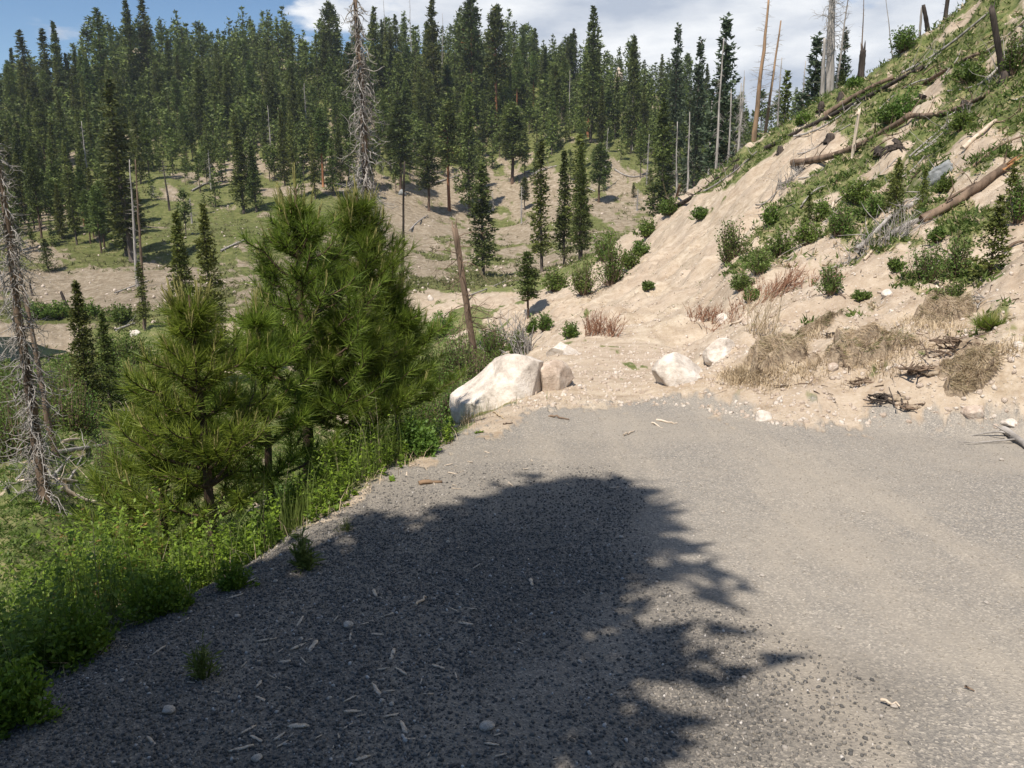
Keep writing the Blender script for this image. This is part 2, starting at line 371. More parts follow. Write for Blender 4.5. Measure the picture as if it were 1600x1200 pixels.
M['verge'] = leaf_mat('verge_leaves', (.080, .145, .015), (.220, .330, .036), 0.42, 0.5, 0.1, 0.3)
M['verge_red'] = leaf_mat('reddish_leaves', (.14, .10, .03), (.24, .17, .05), 0.3, 0.5, 0.1)
M['bright'] = leaf_mat('bright_leaves', (.075, .150, .025), (.170, .290, .060), 0.4, 0.5, 0.1, 0.3)
M['shrub'] = leaf_mat('shrub_leaves', (.060, .108, .018), (.175, .250, .055), 0.35, 0.5, 0.2)
M['willow'] = leaf_mat('willow_leaves', (.075, .125, .025), (.20, .275, .075), 0.35, 0.5, 0.2)
M['grass'] = leaf_mat('grass_blades', (.080, .120, .022), (.210, .260, .070), 0.4, 0.6, 0.1)
M['drygrass'] = leaf_mat('dry_grass', (.36, .28, .18), (.68, .56, .38), 0.3, 0.8, 0.1)
M['hillgreen'] = leaf_mat('hillside_plants', (.045, .085, .014), (.165, .200, .055), 0.35, 0.7, 0.1)
M['hillscrub'] = leaf_mat('far_scrub', (.085, .100, .035), (.230, .215, .100), 0.3, 0.8, 0.1)
M['twig'] = bark_mat('red_twigs', (.20, .10, .06), (.36, .20, .13), 20, 1)
M['bark'] = bark_mat('pine_bark', (.045, .032, .022), (.13, .085, .06))
M['orange_bark'] = bark_mat('ponderosa_bark', (.16, .065, .03), (.36, .17, .085), 2, .2)
M['fir_bark'] = bark_mat('fir_bark', (.05, .042, .035), (.15, .12, .095), 3)
M['grey_wood'] = bark_mat('weathered_wood', (.16, .145, .13), (.42, .385, .35), 6, .12)
M['dark_wood'] = bark_mat('burnt_wood', (.018, .015, .013), (.09, .072, .06), 5, .12)
M['brown_wood'] = bark_mat('brown_log_bark', (.06, .042, .03), (.24, .17, .12), 5, .15)
M['pale_wood'] = bark_mat('bare_pale_wood', (.42, .33, .24), (.66, .56, .45), 6, .12)
M['torn_wood'] = bark_mat('torn_wood', (.30, .14, .06), (.55, .30, .14), 10, .1)
M['mixed_wood'] = bark_mat('peeling_bark', (.10, .075, .055), (.42, .27, .16), 1.6, .25)
M['boulder'] = rock_mat('pale_boulder', (.37, .315, .265), (.63, .56, .485), (.74, .68, .61))
M['boulder_tan'] = rock_mat('tan_boulder', (.34, .26, .20), (.52, .42, .34), (.62, .54, .46), 5)
M['greyrock'] = rock_mat('grey_outcrop', (.13, .14, .14), (.24, .25, .25), (.34, .34, .33), 2)
M['pebble'] = rock_mat('bank_stones', (.34, .26, .20), (.52, .43, .35), (.66, .60, .53), 9)
M['soil'] = rock_mat('root_soil', (.20, .145, .10), (.33, .255, .18), (.45, .36, .26), 14)

def stone_mat():
    m, t, b, l = new_mat('gravel_stones')
    geo = N(t, 'ShaderNodeNewGeometry')
    rp = rampn(t, [(0, (.075, .072, .069)), (0.45, (.125, .117, .107)), (0.85, (.19, .174, .155)), (0.965, (.27, .24, .21)), (0.99, (.50, .46, .42))])  # stone colours kept dark to deepen the tree shade they lie in
    l(geo.outputs['Random Per Island'], rp.inputs[0]); l(rp.outputs[0], b.inputs['Base Color']); b.inputs['Roughness'].default_value = 0.9
    b.inputs['Specular IOR Level'].default_value = 0.25
    return m
M['gravel'] = stone_mat()

M['dusty_gravel'] = M['gravel'].copy(); M['dusty_gravel'].name = 'dusty_stones'
for e_, c_ in zip([n_ for n_ in M['dusty_gravel'].node_tree.nodes if n_.type == 'VALTORGB'][0].color_ramp.elements, [(.23, .205, .172), (.28, .25, .21), (.34, .30, .25), (.40, .35, .29), (.56, .51, .45)]): e_.color = (*c_, 1)
def ground_mat():
    m, t, b, l = new_mat('ground')
    geo = N(t, 'ShaderNodeNewGeometry'); at = N(t, 'ShaderNodeAttribute', attribute_name='cover')
    sp = N(t, 'ShaderNodeSeparateColor'); l(at.outputs['Color'], sp.inputs[0])
    P = geo.outputs['Position']
    def noise(s, d=6.0, r=0.6):
        n = N(t, 'ShaderNodeTexNoise', Scale=s, Detail=d, Roughness=r); l(P, n.inputs['Vector']); return n.outputs['Fac']
    def mixc(f, a, c, bt='MIX'):
        x = N(t, 'ShaderNodeMixRGB', blend_type=bt)
        for i, v in ((0, f), (1, a), (2, c)):
            if isinstance(v, (int, float)): x.inputs[i].default_value = v
            elif isinstance(v, tuple): x.inputs[i].default_value = (*v, 1)
            else: l(v, x.inputs[i])
        return x.outputs[0]
    def mr(v, a, c, d=0.0, e=1.0):
        x = N(t, 'ShaderNodeMapRange'); l(v, x.inputs['Value'])
        for k, q in zip(('From Min', 'From Max', 'To Min', 'To Max'), (a, c, d, e)): x.inputs[k].default_value = q
        return x.outputs[0]
    def math_(op, a, c):
        x = N(t, 'ShaderNodeMath', operation=op)
        for i, v in ((0, a), (1, c)):
            if isinstance(v, (int, float)): x.inputs[i].default_value = v
            else: l(v, x.inputs[i])
        return x.outputs[0]
    nb, nm, nf = noise(0.5, 5), noise(4.0, 8, .7), noise(45, 5, .7)
    # dirt
    mpr = N(t, 'ShaderNodeMapping'); mpr.inputs['Rotation'].default_value = (0, 0, .785); mpr.inputs['Scale'].default_value = (.25, 2.6, .6); l(P, mpr.inputs['Vector'])
    nrl = N(t, 'ShaderNodeTexNoise', Scale=1.0, Detail=8.0, Roughness=.72); l(mpr.outputs[0], nrl.inputs['Vector'])
    dmp = mr(noise(.9, 6, .65), .42, .6)
    d1 = rampn(t, [(0.28, (.20, .146, .095)), (0.42, (.345, .270, .188)), (0.54, (.465, .385, .285)), (0.7, (.60, .52, .41))]); l(nm, d1.inputs[0])
    dirt = mixc(mr(nb, .35, .65), d1.outputs[0], (.40, .31, .235)); dirt = mixc(0.45, dirt, d1.outputs[0]); dirt = mixc(math_('MULTIPLY', dmp, .30), dirt, (.55, .465, .365))
    vd = N(t, 'ShaderNodeTexVoronoi', Scale=26.0); l(P, vd.inputs['Vector'])
    dirt = mixc(mr(vd.outputs['Distance'], .0, .55, .35, 0), dirt, (.62, .55, .47))
    dirt = mixc(mr(nf, .62, .72), dirt, (.20, .145, .10))
    dirt = mixc(mr(nrl.outputs['Fac'], .40, .60, .42, 0), dirt, (.25, .18, .125))
    # gravel with fines
    vg = N(t, 'ShaderNodeTexVoronoi', Scale=115.0, Randomness=1.0); l(P, vg.inputs['Vector'])
    g1 = rampn(t, [(0, (.13, .125, .12)), (0.5, (.225, .208, .186)), (0.85, (.31, .28, .24)), (0.97, (.46, .41, .35))]); 
    sc = N(t, 'ShaderNodeSeparateColor'); l(vg.outputs['Color'], sc.inputs[0]); l(sc.outputs[0], g1.inputs[0])
    fines = mixc(nm, (.27, .24, .20), (.37, .325, .268))
    fm = mr(noise(0.8, 6, .7), .40, .62)
    grav = mixc(math_('MULTIPLY', fm, 0.6), g1.outputs[0], fines)
    grav = mixc(0.22, grav, fines)
    coarse_shade = math_('MULTIPLY', at.outputs['Alpha'], .62); g1d = mixc(1.0, g1.outputs[0], (.48, .47, .46), 'MULTIPLY'); grav = mixc(coarse_shade, grav, g1d); grav = mixc(math_('MULTIPLY', coarse_shade, .4), grav, g1d)  # coarser gravel base, darkened further so its colour deepens the tree shade
    mpt = N(t, 'ShaderNodeMapping'); mpt.inputs['Scale'].default_value = (2.2, .28, 1); mpt.inputs['Rotation'].default_value = (0, 0, .35); l(P, mpt.inputs['Vector'])
    ntk = N(t, 'ShaderNodeTexNoise', Scale=1.0, Detail=5.0, Roughness=.6); l(mpt.outputs[0], ntk.inputs['Vector'])
    grav = mixc(mr(ntk.outputs['Fac'], .50, .68, 0, .38), grav, (.40, .345, .275))
    # green (short plants and grass)
    gn = noise(3.0, 8, .75)
    gc = rampn(t, [(0.3, (.055, .080, .022)), (0.47, (.115, .135, .045)), (0.6, (.22, .20, .095)), (0.72, (.36, .29, .19))]); l(gn, gc.inputs[0])
    # far hill: duff and pale soil
    nh = noise(0.12, 9, .7); nh2 = noise(1.1, 8, .75)
    hc = rampn(t, [(0.32, (.21, .165, .11)), (0.5, (.36, .29, .205)), (0.66, (.52, .44, .34))]); l(nh2, hc.inputs[0])
    hg = rampn(t, [(0.3, (.085, .105, .032)), (0.52, (.17, .185, .062)), (0.7, (.31, .27, .135))]); l(nh2, hg.inputs[0])
    far = sp.outputs[2]
    soil = mixc(far, dirt, hc.outputs[0]); grn = mixc(far, gc.outputs[0], hg.outputs[0])
    gw = math_('ADD', sp.outputs[1], math_('MULTIPLY', math_('SUBTRACT', gn, .5), 1.1)); gw = mr(gw, .35, .6)
    gw = math_('MULTIPLY', gw, mr(sp.outputs[1], 0.02, 0.15))
    base = mixc(gw, soil, grn)
    rw = math_('ADD', sp.outputs[0], math_('MULTIPLY', math_('SUBTRACT', nm, .5), 0.5)); rw = mr(rw, .3, .7)
    base = mixc(rw, base, grav)
    l(base, b.inputs['Base Color']); b.inputs['Roughness'].default_value = 0.95; b.inputs['Specular IOR Level'].default_value = 0.15
    b1 = N(t, 'ShaderNodeBump', Strength=0.8, Distance=0.07); l(mixc(rw, mixc(.45, nm, nrl.outputs['Fac']), (.2, .2, .2)), b1.inputs['Height'])
    b2 = N(t, 'ShaderNodeBump', Strength=0.55, Distance=0.008)
    hh = mixc(rw, mixc(0.4, nf, vd.outputs['Distance']), vg.outputs['Distance'])
    l(hh, b2.inputs['Height']); l(b1.outputs[0], b2.inputs['Normal'])
    b3 = N(t, 'ShaderNodeBump', Distance=0.8); l(nh2, b3.inputs['Height']); l(far, b3.inputs['Strength']); l(b2.outputs[0], b3.inputs['Normal'])
    l(b3.outputs[0], b.inputs['Normal'])
    return m
M['ground'] = ground_mat()

# ------------------------------------------------------------------ ground sheets, split where the surface changes
azs = np.concatenate([np.linspace(-180, -60, 41)[:-1], np.linspace(-60, -40, 51)[:-1], np.linspace(-40, 40, 641), np.linspace(40, 60, 51)[1:], np.linspace(60, 180, 41)[1:]])
NL = 620; lrs = np.linspace(math.log(0.3), math.log(470), NL)
AZ, LR = np.meshgrid(R(1) * azs, np.exp(lrs), indexing='ij')
X = LR * np.sin(AZ); Y = LR * np.cos(AZ); Z = H(X, Y)
gw, PX, PY, NN = green_w(X, Y, Z)
sdv = road_sd(X, Y)
gr = sstep(-0.16, 0.16 + 0.35 * sstep(4, 6.5, LR), sdv + NN * (0.28 + 0.3 * sstep(4, 6.5, LR)))
farw = sstep(46, 75, LR)
# creek channel
na = len(azs)
idx = np.arange(na * NL).reshape(na, NL)
f = np.stack([idx[:-1, :-1], idx[1:, :-1], idx[1:, 1:], idx[:-1, 1:]], -1)[:, :, ::1]
cen = lambda A: (A[:-1, :-1] + A[1:, 1:]) / 2
cr_, cpx, cg, caz = cen(LR), cen(PX), cen(sdv), cen(AZ)
near = (cr_ < 62) & (cg <= 0)
left = near & (caz < R(-6.5) + 0.0 * cr_)
cls = np.where(cg > 0, 0, np.where(cr_ >= 62, 1, np.where(left, 2, 3)))
cls = np.where((cls == 3) & (cr_ > 13) & (caz > R(5.5)), 4, cls)
vco = np.stack([X, Y, Z], -1).reshape(-1, 3)
coarse_shade = sstep(.6, -.6, X - .20 * Y - .12 + 1.3 * fbm(X * .8, Y * .8, 3)) * sstep(6.2, 3.4, LR + 1.2 * fbm(X * 1.1, Y * 1.1, 3))  # where gravel is coarser; the tree's shade is darkened into its colour too
cover = np.stack([gr, gw, farw, coarse_shade], -1).reshape(-1, 4).astype(np.float32)
cen0 = None
for k, (nm_) in enumerate(['gravel_road', 'hill', 'valley_floor', 'dirt_bank', 'hillside']):
    fk = f[cls == k].reshape(-1, 4)[:, ::-1]
    used, inv = np.unique(fk, return_inverse=True); fk = inv.reshape(-1, 4)
    vk = vco[used]; ck = cover[used]; fl = [fk]
    if k == 0:                                # close the small disc under the camera
        ring = np.where(np.isin(used, idx[:-1, 0]))[0]
        order = ring[np.argsort(np.arctan2(vk[ring, 0], vk[ring, 1]))]
        vk = np.vstack([vk, [[0, 0, 0.0]]]); ck = np.vstack([ck, [[1, 0, 0, 1]]]); ci = len(vk) - 1
        fl.append(np.stack([np.roll(order, -1), order, np.full(len(order), ci)], -1))
    o = mk(nm_, vk, fl, M['ground'], smooth=True)
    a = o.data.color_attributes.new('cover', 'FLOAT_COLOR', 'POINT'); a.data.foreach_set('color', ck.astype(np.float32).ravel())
    tag(o, kind='structure')

# water
m, t, b, l = new_mat('creek_water'); b.inputs['Base Color'].default_value = (.02, .028, .03, 1); b.inputs['Roughness'].default_value = 0.12
nzw = N(t, 'ShaderNodeTexNoise', Scale=2.0, Detail=4.0); bw = N(t, 'ShaderNodeBump', Strength=0.5, Distance=0.1); l(nzw.outputs['Fac'], bw.inputs['Height']); l(bw.outputs[0], b.inputs['Normal'])
wv = []
for px in np.linspace(-500, 110, 24):
    k = sstep(110, 20, px)
    for r in (60 - 5 * k - 0.5, 60 + 4.5 * k + 0.3):
        az, _ = ray(px, 600); x, y = r * math.sin(az), r * math.cos(az); wv.append((x, y, 0))
wv = np.array(wv); wz = float(np.median(H(wv[:, 0], wv[:, 1]))) ; hz = H(wv[:, 0], wv[:, 1]); 
wv[:, 2] = np.repeat((hz[::2] + hz[1::2]) / 2, 2) + 0.55
wf = np.array([[2 * i, 2 * i + 2, 2 * i + 3, 2 * i + 1] for i in range(23)])
tag(mk('creek', wv, wf, m), kind='structure')
# ------------------------------------------------------------------ builders
def rock_arrays(size, seed, sub=4, cuts=9, rough=0.05):
    g = np.random.default_rng(seed)
    bm_ = bmesh_ico(sub); v, f = bm_
    v = v.copy()
    for i in range(cuts):
        n = unit(1, g)[0]; d = g.uniform(0.55, 0.85)
        e = v @ n - d; v -= np.maximum(e, 0)[:, None] * n
    s1 = fbm(v[:, 0] * 1.6 + seed, v[:, 1] * 1.6 + v[:, 2] * 1.3, 4)
    s2 = fbm(v[:, 0] * 6 + seed + v[:, 2] * 4, v[:, 1] * 6, 3)
    v *= (1 + rough * 2.2 * s1 + rough * 0.7 * s2)[:, None]
    return v * np.array(size) / 2 * 1.25, f
_ico = {}
def bmesh_ico(sub):
    if sub not in _ico:
        import bmesh
        b = bmesh.new(); bmesh.ops.create_icosphere(b, subdivisions=sub, radius=1)
        v = np.array([x.co[:] for x in b.verts]); f = np.array([[x.index for x in q.verts] for q in b.faces]); b.free(); _ico[sub] = (v, f)
    return _ico[sub]
def rotm(rx, ry, rz):
    return np.array(Matrix.Rotation(rz, 3, 'Z') @ Matrix.Rotation(ry, 3, 'Y') @ Matrix.Rotation(rx, 3, 'X'))
def copy_tree(o, parent=None):
    c = o.copy(); COL.objects.link(c)
    if parent: c.parent = parent; c.matrix_parent_inverse = o.matrix_parent_inverse
    for ch in o.children: copy_tree(ch, c)
    return c

# ---- conifers of the far hill and the middle distance
def conifer(kind, H_, seed, nb, ntri, size, base=None, rad=None):
    """kind: fir, pine, thin, old. returns crown MB, trunk MB"""
    g = np.random.default_rng(seed); cr, tk = MB(), MB()
    base = base or {'fir': 0.10, 'pine': 0.32, 'thin': 0.16, 'old': 0.42, 'young': 0.03}[kind]
    rad = rad or {'fir': 0.125, 'pine': 0.125, 'thin': 0.075, 'old': 0.115, 'young': 0.22}[kind] * g.uniform(0.85, 1.15)
    tr = {'fir': .014, 'pine': .015, 'thin': .012, 'old': .017, 'young': .014}[kind]
    zz = np.linspace(-0.06, 0.98, 8); wob = np.cumsum(g.normal(size=(8, 2)) * 0.004, 0)
    tp = np.c_[wob, zz]; tk.tube(tp * H_, tr * H_ * (1.05 - zz) ** 0.8, 7)
    px_, pd, pe = [], [], []
    for i in range(nb):
        t = g.random() ** (0.85 if kind in ('fir', 'thin', 'young') else 1.0)      # 0 base of crown .. 1 top
        if kind in ('pine', 'old'): prof = (math.sin(math.pi * min(1, (t * 0.80 + 0.20))) ** 0.6) * (1 - 0.35 * t)
        else: prof = (1 - t) ** 0.85 * min(1, 0.55 + t * 5)
        prof = max(prof, 0.10 if kind in ('pine', 'old') else 0.03)
        L_ = rad * prof * g.uniform(0.55, 1.25)
        z = base + t * (0.985 - base); a = g.uniform(0, 2 * math.pi)
        dz = {'fir': -0.30 + 0.6 * t, 'thin': -0.45 + 0.5 * t, 'pine': 0.05 + 0.5 * t, 'old': 0.0 + 0.45 * t, 'young': 0.15 + .6 * t}[kind] + g.normal() * 0.12
        d = np.array([math.cos(a), math.sin(a), dz]); d /= np.linalg.norm(d)
        k = z * 7 - .0; wx = np.interp(z, zz, wob[:, 0]); wy = np.interp(z, zz, wob[:, 1])
        o = np.array([wx, wy, z])
        if i % 3 == 0:
            tk.tube(np.array([o, o + d * L_ * 0.85]) * H_, [tr * H_ * 0.16 + 0.004, 0.003 * H_], 3, cap=False)
        m_ = max(3, int(ntri * (0.35 + L_ / rad)))
        s = g.random(m_) ** 0.6
        spread = size * 1.5 * (0.5 + (1 - s)[:, None] * 0.4) * min(1, .25 + prof * 2.2)
        c = o + d * (s * L_)[:, None] + g.normal(size=(m_, 3)) * spread * np.array([1, 1, .55])
        out_ = norm(d * np.array([1, 1, .4]) + g.normal(size=(m_, 3)) * np.array([.7, .7, .35]) + np.array([0, 0, .12]))
        sd_ = norm(np.cross(out_, g.normal(size=(m_, 3)))) * (size * g.uniform(.28, .5, m_))[:, None]
        px_.append(c); pd.append(out_ * (size * g.uniform(.9, 1.7, m_))[:, None]); pe.append(sd_)
    c = np.concatenate(px_); d = np.concatenate(pd); e = np.concatenate(pe)
    cr.tris(c * H_, d * H_, e * H_)
    return cr, tk
PROTO = {}
def proto(key, kind, H_, seed, nb, ntri, size, cm, tm):
    cr, tk = conifer(kind, H_, seed, nb, ntri, size)
    def arr(mb_, m, nm):
        v, f = mb_.arrays(); o = mk(nm, v, f, m); me = o.data; bpy.data.objects.remove(o); return me
    PROTO[key] = (arr(cr, cm, 'crown'), arr(tk, tm, 'trunk'), H_, cr.arrays(), tk.arrays())
for i in range(4): proto(('fir', i), 'fir', 14.0, 20 + i, 230, 19, 0.021, M['fir'], M['fir_bark'])
for i in range(3): proto(('pine', i), 'pine', 14.0, 40 + i, 190, 22, 0.021, M['ponderosa'], M['bark'])
for i in range(3): proto(('old', i), 'old', 14.0, 50 + i, 190, 20, 0.021, M['ponderosa'], M['orange_bark'])
for i in range(3): proto(('thin', i), 'thin', 14.0, 60 + i, 190, 13, 0.019, M['fir'], M['fir_bark'])
for i in range(2): proto(('blue', i), 'fir', 14.0, 70 + i, 240, 17, 0.018, M['bluefir'], M['fir_bark'])
for i in range(2): proto(('young', i), 'young', 5.0, 80 + i, 130, 13, 0.036, M['fir'], M['bark'])
for i in range(2): proto(('lowfir', i), 'fir', 14.0, 90 + i, 45, 9, 0.055, M['fir'], M['fir_bark'])
for i in range(2): proto(('lowpine', i), 'pine', 14.0, 95 + i, 38, 11, 0.055, M['ponderosa'], M['bark'])
for i in range(2): proto(('bigfir', i), 'fir', 8.0, 100 + i, 330, 24, 0.015, M['fir'], M['fir_bark'])
NAME = {'fir': 'fir_tree', 'bigfir': 'fir_tree', 'pine': 'pine_tree', 'old': 'pine_tree', 'thin': 'fir_tree', 'blue': 'fir_tree', 'young': 'pine_sapling', 'lowfir': 'fir_tree', 'lowpine': 'pine_tree'}
def put_tree(kind, x, y, z, h, label, group=None, width=1.0, rz=None, lean=(0, 0)):
    n = len([k for k in PROTO if k[0] == kind]); pr = PROTO[(kind, int(rng.integers(n)))]
    s = h / pr[2]
    e = empty(NAME[kind], (x, y, z), label, 'sapling' if kind == 'young' else 'tree', group, rng.uniform(0, 6.28) if rz is None else rz)
    e.rotation_euler[0], e.rotation_euler[1] = lean
    e.scale = (s * width, s * width, s)
    for me, nm in ((pr[0], 'crown'), (pr[1], 'trunk')):
        o = bpy.data.objects.new(nm, me); COL.objects.link(o); o.parent = e
    return e
def tree_px(kind, px, pb, pt, label, r=None, group=None, width=1.0, lean=(0, 0)):
    """base at pixel (px, pb) on the ground, or at distance r when its foot is hidden; top at row pt"""
    if r is None:
        h_ = hit(px, pb, 9)
        if h_ is None: return None
        x, y, z, r = h_
    else: x, y, z, r = at_r(px, pb, r)
    zt = z_at(px, pt, r)
    return put_tree(kind, x, y, z - 0.1, max(zt - z, 0.8), label, group, width, None, lean)

# the trees one can single out
big = [
 ('old', 505, 292, 168, 'tall pine with a bare orange trunk left of the silver snag', None, 1.1),
 ('old', 776, 216, 5, 'tallest old pine with a long orange trunk on the upper slope', None, .9),
 ('fir', 755, 432, 250, 'broad dense dark fir on the open slope behind the broken brown snag', None, 1.25),
 ('pine', 826, 497, 388, 'small dark pine alone on the tan dirt toe beyond the boulders', None, 1.5),
 ('thin', 848, 450, 216, 'slim sparse fir with visible trunk left in the middle cluster', 70, 1.25),
 ('fir', 880, 425, 232, 'dense dark fir filling the middle of the cluster above the green bushes', 78, .9),
 ('thin', 906, 430, 205, 'tall ragged brownish fir at the right of the middle cluster', 72, 1.45),
 ('pine', 935, 317, 222, 'small round topped pine with a thin stem standing alone over its shadow', None, 1.5),
 ('pine', 800, 288, 158, 'bright green bushy pine standing on the grassy shelf mid slope', None, 1.7),
 ('pine', 626, 300, 150, 'pine with dark trunk beside the silver snag over bare tan soil', None, 1.3),
 ('pine', 670, 330, 215, 'small bluish green pine at the bottom of the slope left of the orange trunks', None, 1.5),
 ('old', 702, 331, 155, 'orange trunked pine standing at the foot of the wooded slope', None, 1.1),
 ('fir', 735, 340, 130, 'tall grey green fir behind the broad dark fir', None, .9),
 ('old', 918, 215, 70, 'old pine with a reddish bare lower trunk high right of the middle', None, 1.0),
 ('fir', 1030, 315, 150, 'dense dark fir at the left edge of the standing dead trunks', 120, 1.1),
 ('blue', 1129, 262, 15, 'tallest blue grey fir standing at the foot of the right hillside', 68, 1.0),
 ('blue', 1082, 260, 55, 'pale blue grey pointed fir left of the tallest blue grey one', 110, .8),
 ('blue', 1049, 250, 33, 'slim blue grey fir rising above the right tree line', 140, .75),
 ('fir', 985, 240, 52, 'bushy fir rising above the ridge right of centre', 190, .8),
 ('fir', 922, 220, 5, 'tall dark fir standing clear above the ridge at the centre right', 200, .9),
 ('thin', 1228, 200, 105, 'small thin fir on the skyline beside the right hillside', 80, 1.0),
 ('blue', 1275, 170, 45, 'hazy blue fir behind the large dead trunk on the right skyline', 64, 1.1),
 ('blue', 1308, 165, 38, 'blue grey fir just right of the large dead trunk on the skyline', 62, .7),
 ('young', 1314, 140, 107, 'tiny pointed fir on the right skyline', 45, 1.0),
 ('thin', 205, 372, 120, 'tall dark fir with a dead lower trunk above the long shadow at left', 105, 1.4),
 ('fir', 198, 395, 240, 'dark conical fir at the left above the long black shadow', 110, 1.3),
 ('thin', 228, 525, 405, 'slim brownish fir below the dead pole left of the young pine', 58, 1.5),
 ('fir', 380, 335, 200, 'dark green fir at the lower edge of the forest above the meadow', None, 1.4),
 ('fir', 400, 332, 225, 'dark fir pair partner leaning over its shadow above the meadow', None, 1.3),
 ('pine', 147, 372, 300, 'small dark pine on the grassy slope at far left', None, 1.3),
 ('thin', 165, 175, 10, 'tall fir alone on the skyline above the pale rock at upper left', None, 1.5),
 ('fir', 212, 170, 0, 'tallest fir of the skyline group at upper left', None, 1.0),
 ('thin', 240, 160, -5, 'slim skyline fir right of the tallest group at upper left', None, 1.4),
 ('fir', 103, 190, 33, 'narrow skyline fir in front of the small cloud', None, .8),
 ('thin', 82, 185, 43, 'skyline fir left of the small cloud', None, 1.4),
 ('thin', 48, 190, 45, 'thin skyline fir near the left edge of the sky', None, 1.5),
 ('old', 518, 130, 0, 'round headed old pine poking above the ridge left of the silver snag', 260, 1.2),
 ('fir', 588, 130, 8, 'pointed fir above the ridge just right of the silver snag', 230, .9),
 ('fir', 677, 160, -5, 'dark wide fir on the ridge at top centre', 220, .9),
 ('old', 738, 140, -10, 'dark pine leaving the top of the picture on the ridge', 230, .9),
 ('pine', 820, 330, 275, 'little pine beside the small shadow on the mid slope', None, 1.4),
 ('young', 823, 248, 220, 'bright little pine on the green shelf', None, 1.2),
 ('young', 812, 250, 232, 'smallest bright pine on the green shelf', None, 1.2),
]
for kd, px, pb, pt, lb, r, wd in big: tree_px(kd, px, pb, pt, lb, r, None, wd * .88)
# nearer dark firs in the valley at left
tree_px('bigfir', 148, 700, 428, 'dark fir in the valley left of the young pines, the taller of two close together', 22, None, .95)
tree_px('bigfir', 178, 690, 478, 'shorter dark fir leaning on the taller one left of the young pines', 23, None, 1.05)
tree_px('bigfir', 290, 560, 322, 'dark fir rising behind the top of the nearest young pine', 36, None, .85)
tree_px('bigfir', 337, 560, 312, 'slim olive fir right of the dark fir behind the nearest young pine', 38, None, .8)
tree_px('bigfir', 428, 560, 360, 'olive fir half hidden between the young pines', 44, None, .8)
tree_px('bigfir', 905, 435, 225, 'ragged dark fir with a bare stem in front of the middle cluster', 62, None, .75)

# the rest of the forest, thinned out where the meadow shows
cand = []
def dens(px, pb):
    d = 1.0 * float(sstep(300, 225, pb))
    d = max(d, 0.85 * float(ell(px, pb, 60, 330, 170, 60)))
    d = max(d, 0.55 * float(ell(px, pb, 330, 280, 140, 28)))
    d = max(d, 0.35 * float(ell(px, pb, 560, 285, 130, 30)), 0.40 * float(ell(px, pb, 1060, 280, 70, 40)))
    d *= 1 - 0.85 * float(ell(px, pb, 240, 330, 60, 45)); d *= 1 - 0.8 * float(ell(px, pb, 860, 255, 110, 38))
    d *= 1 - 0.7 * float(ell(px, pb, 640, 290, 60, 30)); d *= 1 - 0.85 * float(ell(px, pb, 960, 255, 90, 30)) ; d *= 1 - .9 * float(ell(px, pb, 185, 90, 22, 16))
    d *= 1 - .7 * float(ell(px, pb, 115, 118, 45, 14, 20))
    return d
g = np.random.default_rng(21)
placed = []
tries = 0
while len(cand) < 1850 and tries < 60000:
    tries += 1
    px = g.uniform(-260, 1330) if g.random() > 0.06 else g.uniform(-500, -200); pb = g.uniform(70, 400)
    if g.random() > dens(px, pb): continue
    h_ = hit(px, pb, 75)
    if h_ is None or h_[3] > 420: continue
    x, y, z, r = h_
    if any((x - a) ** 2 + (y - b) ** 2 < (1.25 + r * 0.002) ** 2 for a, b in placed): continue
    placed.append((x, y))
    hh = g.uniform(4.5, 11) if g.random() < .72 else g.uniform(11, 17.5)
    if pb > 230: hh *= 0.82
    if px > 1150: hh *= .7
    cand.append((hh / r, px, x, y, z, hh, r))
# extra ridge line trees, feet just behind the crest
for px in np.arange(-260, 1330, 17):
    px = px + g.uniform(-8, 8)
    az, _ = ray(px, 200); rr = np.exp(np.linspace(math.log(90), math.log(400), 200)); zz = H(rr * math.sin(az), rr * math.cos(az))
    k = int(np.argmax((zz - CAMZ) / rr)); r = float(rr[k]) + g.uniform(-6, 4); x, y = r * math.sin(az), r * math.cos(az)
    if 150 < px < 200 and g.random() < .6: continue
    hh = g.uniform(6, 12.5); cand.append((hh / r, px, x, y, float(H(x, y)), hh, r))
cand.sort(key=lambda c: -c[0])
low = []
for i, (q, px, x, y, z, hh, r) in enumerate(cand):
    u = g.random()
    if r < 200: kind = 'fir' if u < .5 else 'pine' if u < .72 else 'old' if u < .82 else 'thin'
    else: kind = 'fir' if u < .55 else 'pine' if u < .78 else 'thin' if u < .92 else 'old'
    if i < 245:
        lb = {'fir': 'dark green fir standing in the dense forest on the far hill', 'pine': 'green pine standing in the dense forest on the far hill', 'old': 'orange trunked pine standing in the dense forest on the far hill', 'thin': 'narrow dark fir standing in the dense forest on the far hill'}[kind]
        gp = {'fir': 'firs of the far hill forest', 'pine': 'pines of the far hill forest', 'old': 'orange trunked pines of the far hill forest', 'thin': 'narrow firs of the far hill forest'}[kind]
        put_tree(kind, x, y, z - 0.3, hh, lb, gp, g.uniform(.68, 1.0))
    else: low.append((x, y, z, hh))
mc, mt_ = MB(), MB()
for (x, y, z, hh) in low:
    kk = ('lowfir', int(g.integers(2))) if g.random() < .6 else ('lowpine', int(g.integers(2)))
    pr = PROTO[kk]; s = hh / pr[2]; a = g.uniform(0, 6.28); Rz = rotm(0, 0, a); wd = g.uniform(.7, 1.0)
    for src, dst in ((pr[3], mc), (pr[4], mt_)):
        v = (src[0] @ Rz.T) * np.array([s * wd, s * wd, s]) + np.array([x, y, z - .3])
        off = dst.n
        dst.v.append(v.astype(np.float32)); dst.n += len(v)
        for ff in src[1]: (dst.t if ff.shape[1] == 3 else dst.q).append(ff + off)
fo = mc.build('distant_forest', M['fir']); tag(fo, 'far dark conifers packed together on the upper hill', 'forest', kind='stuff')
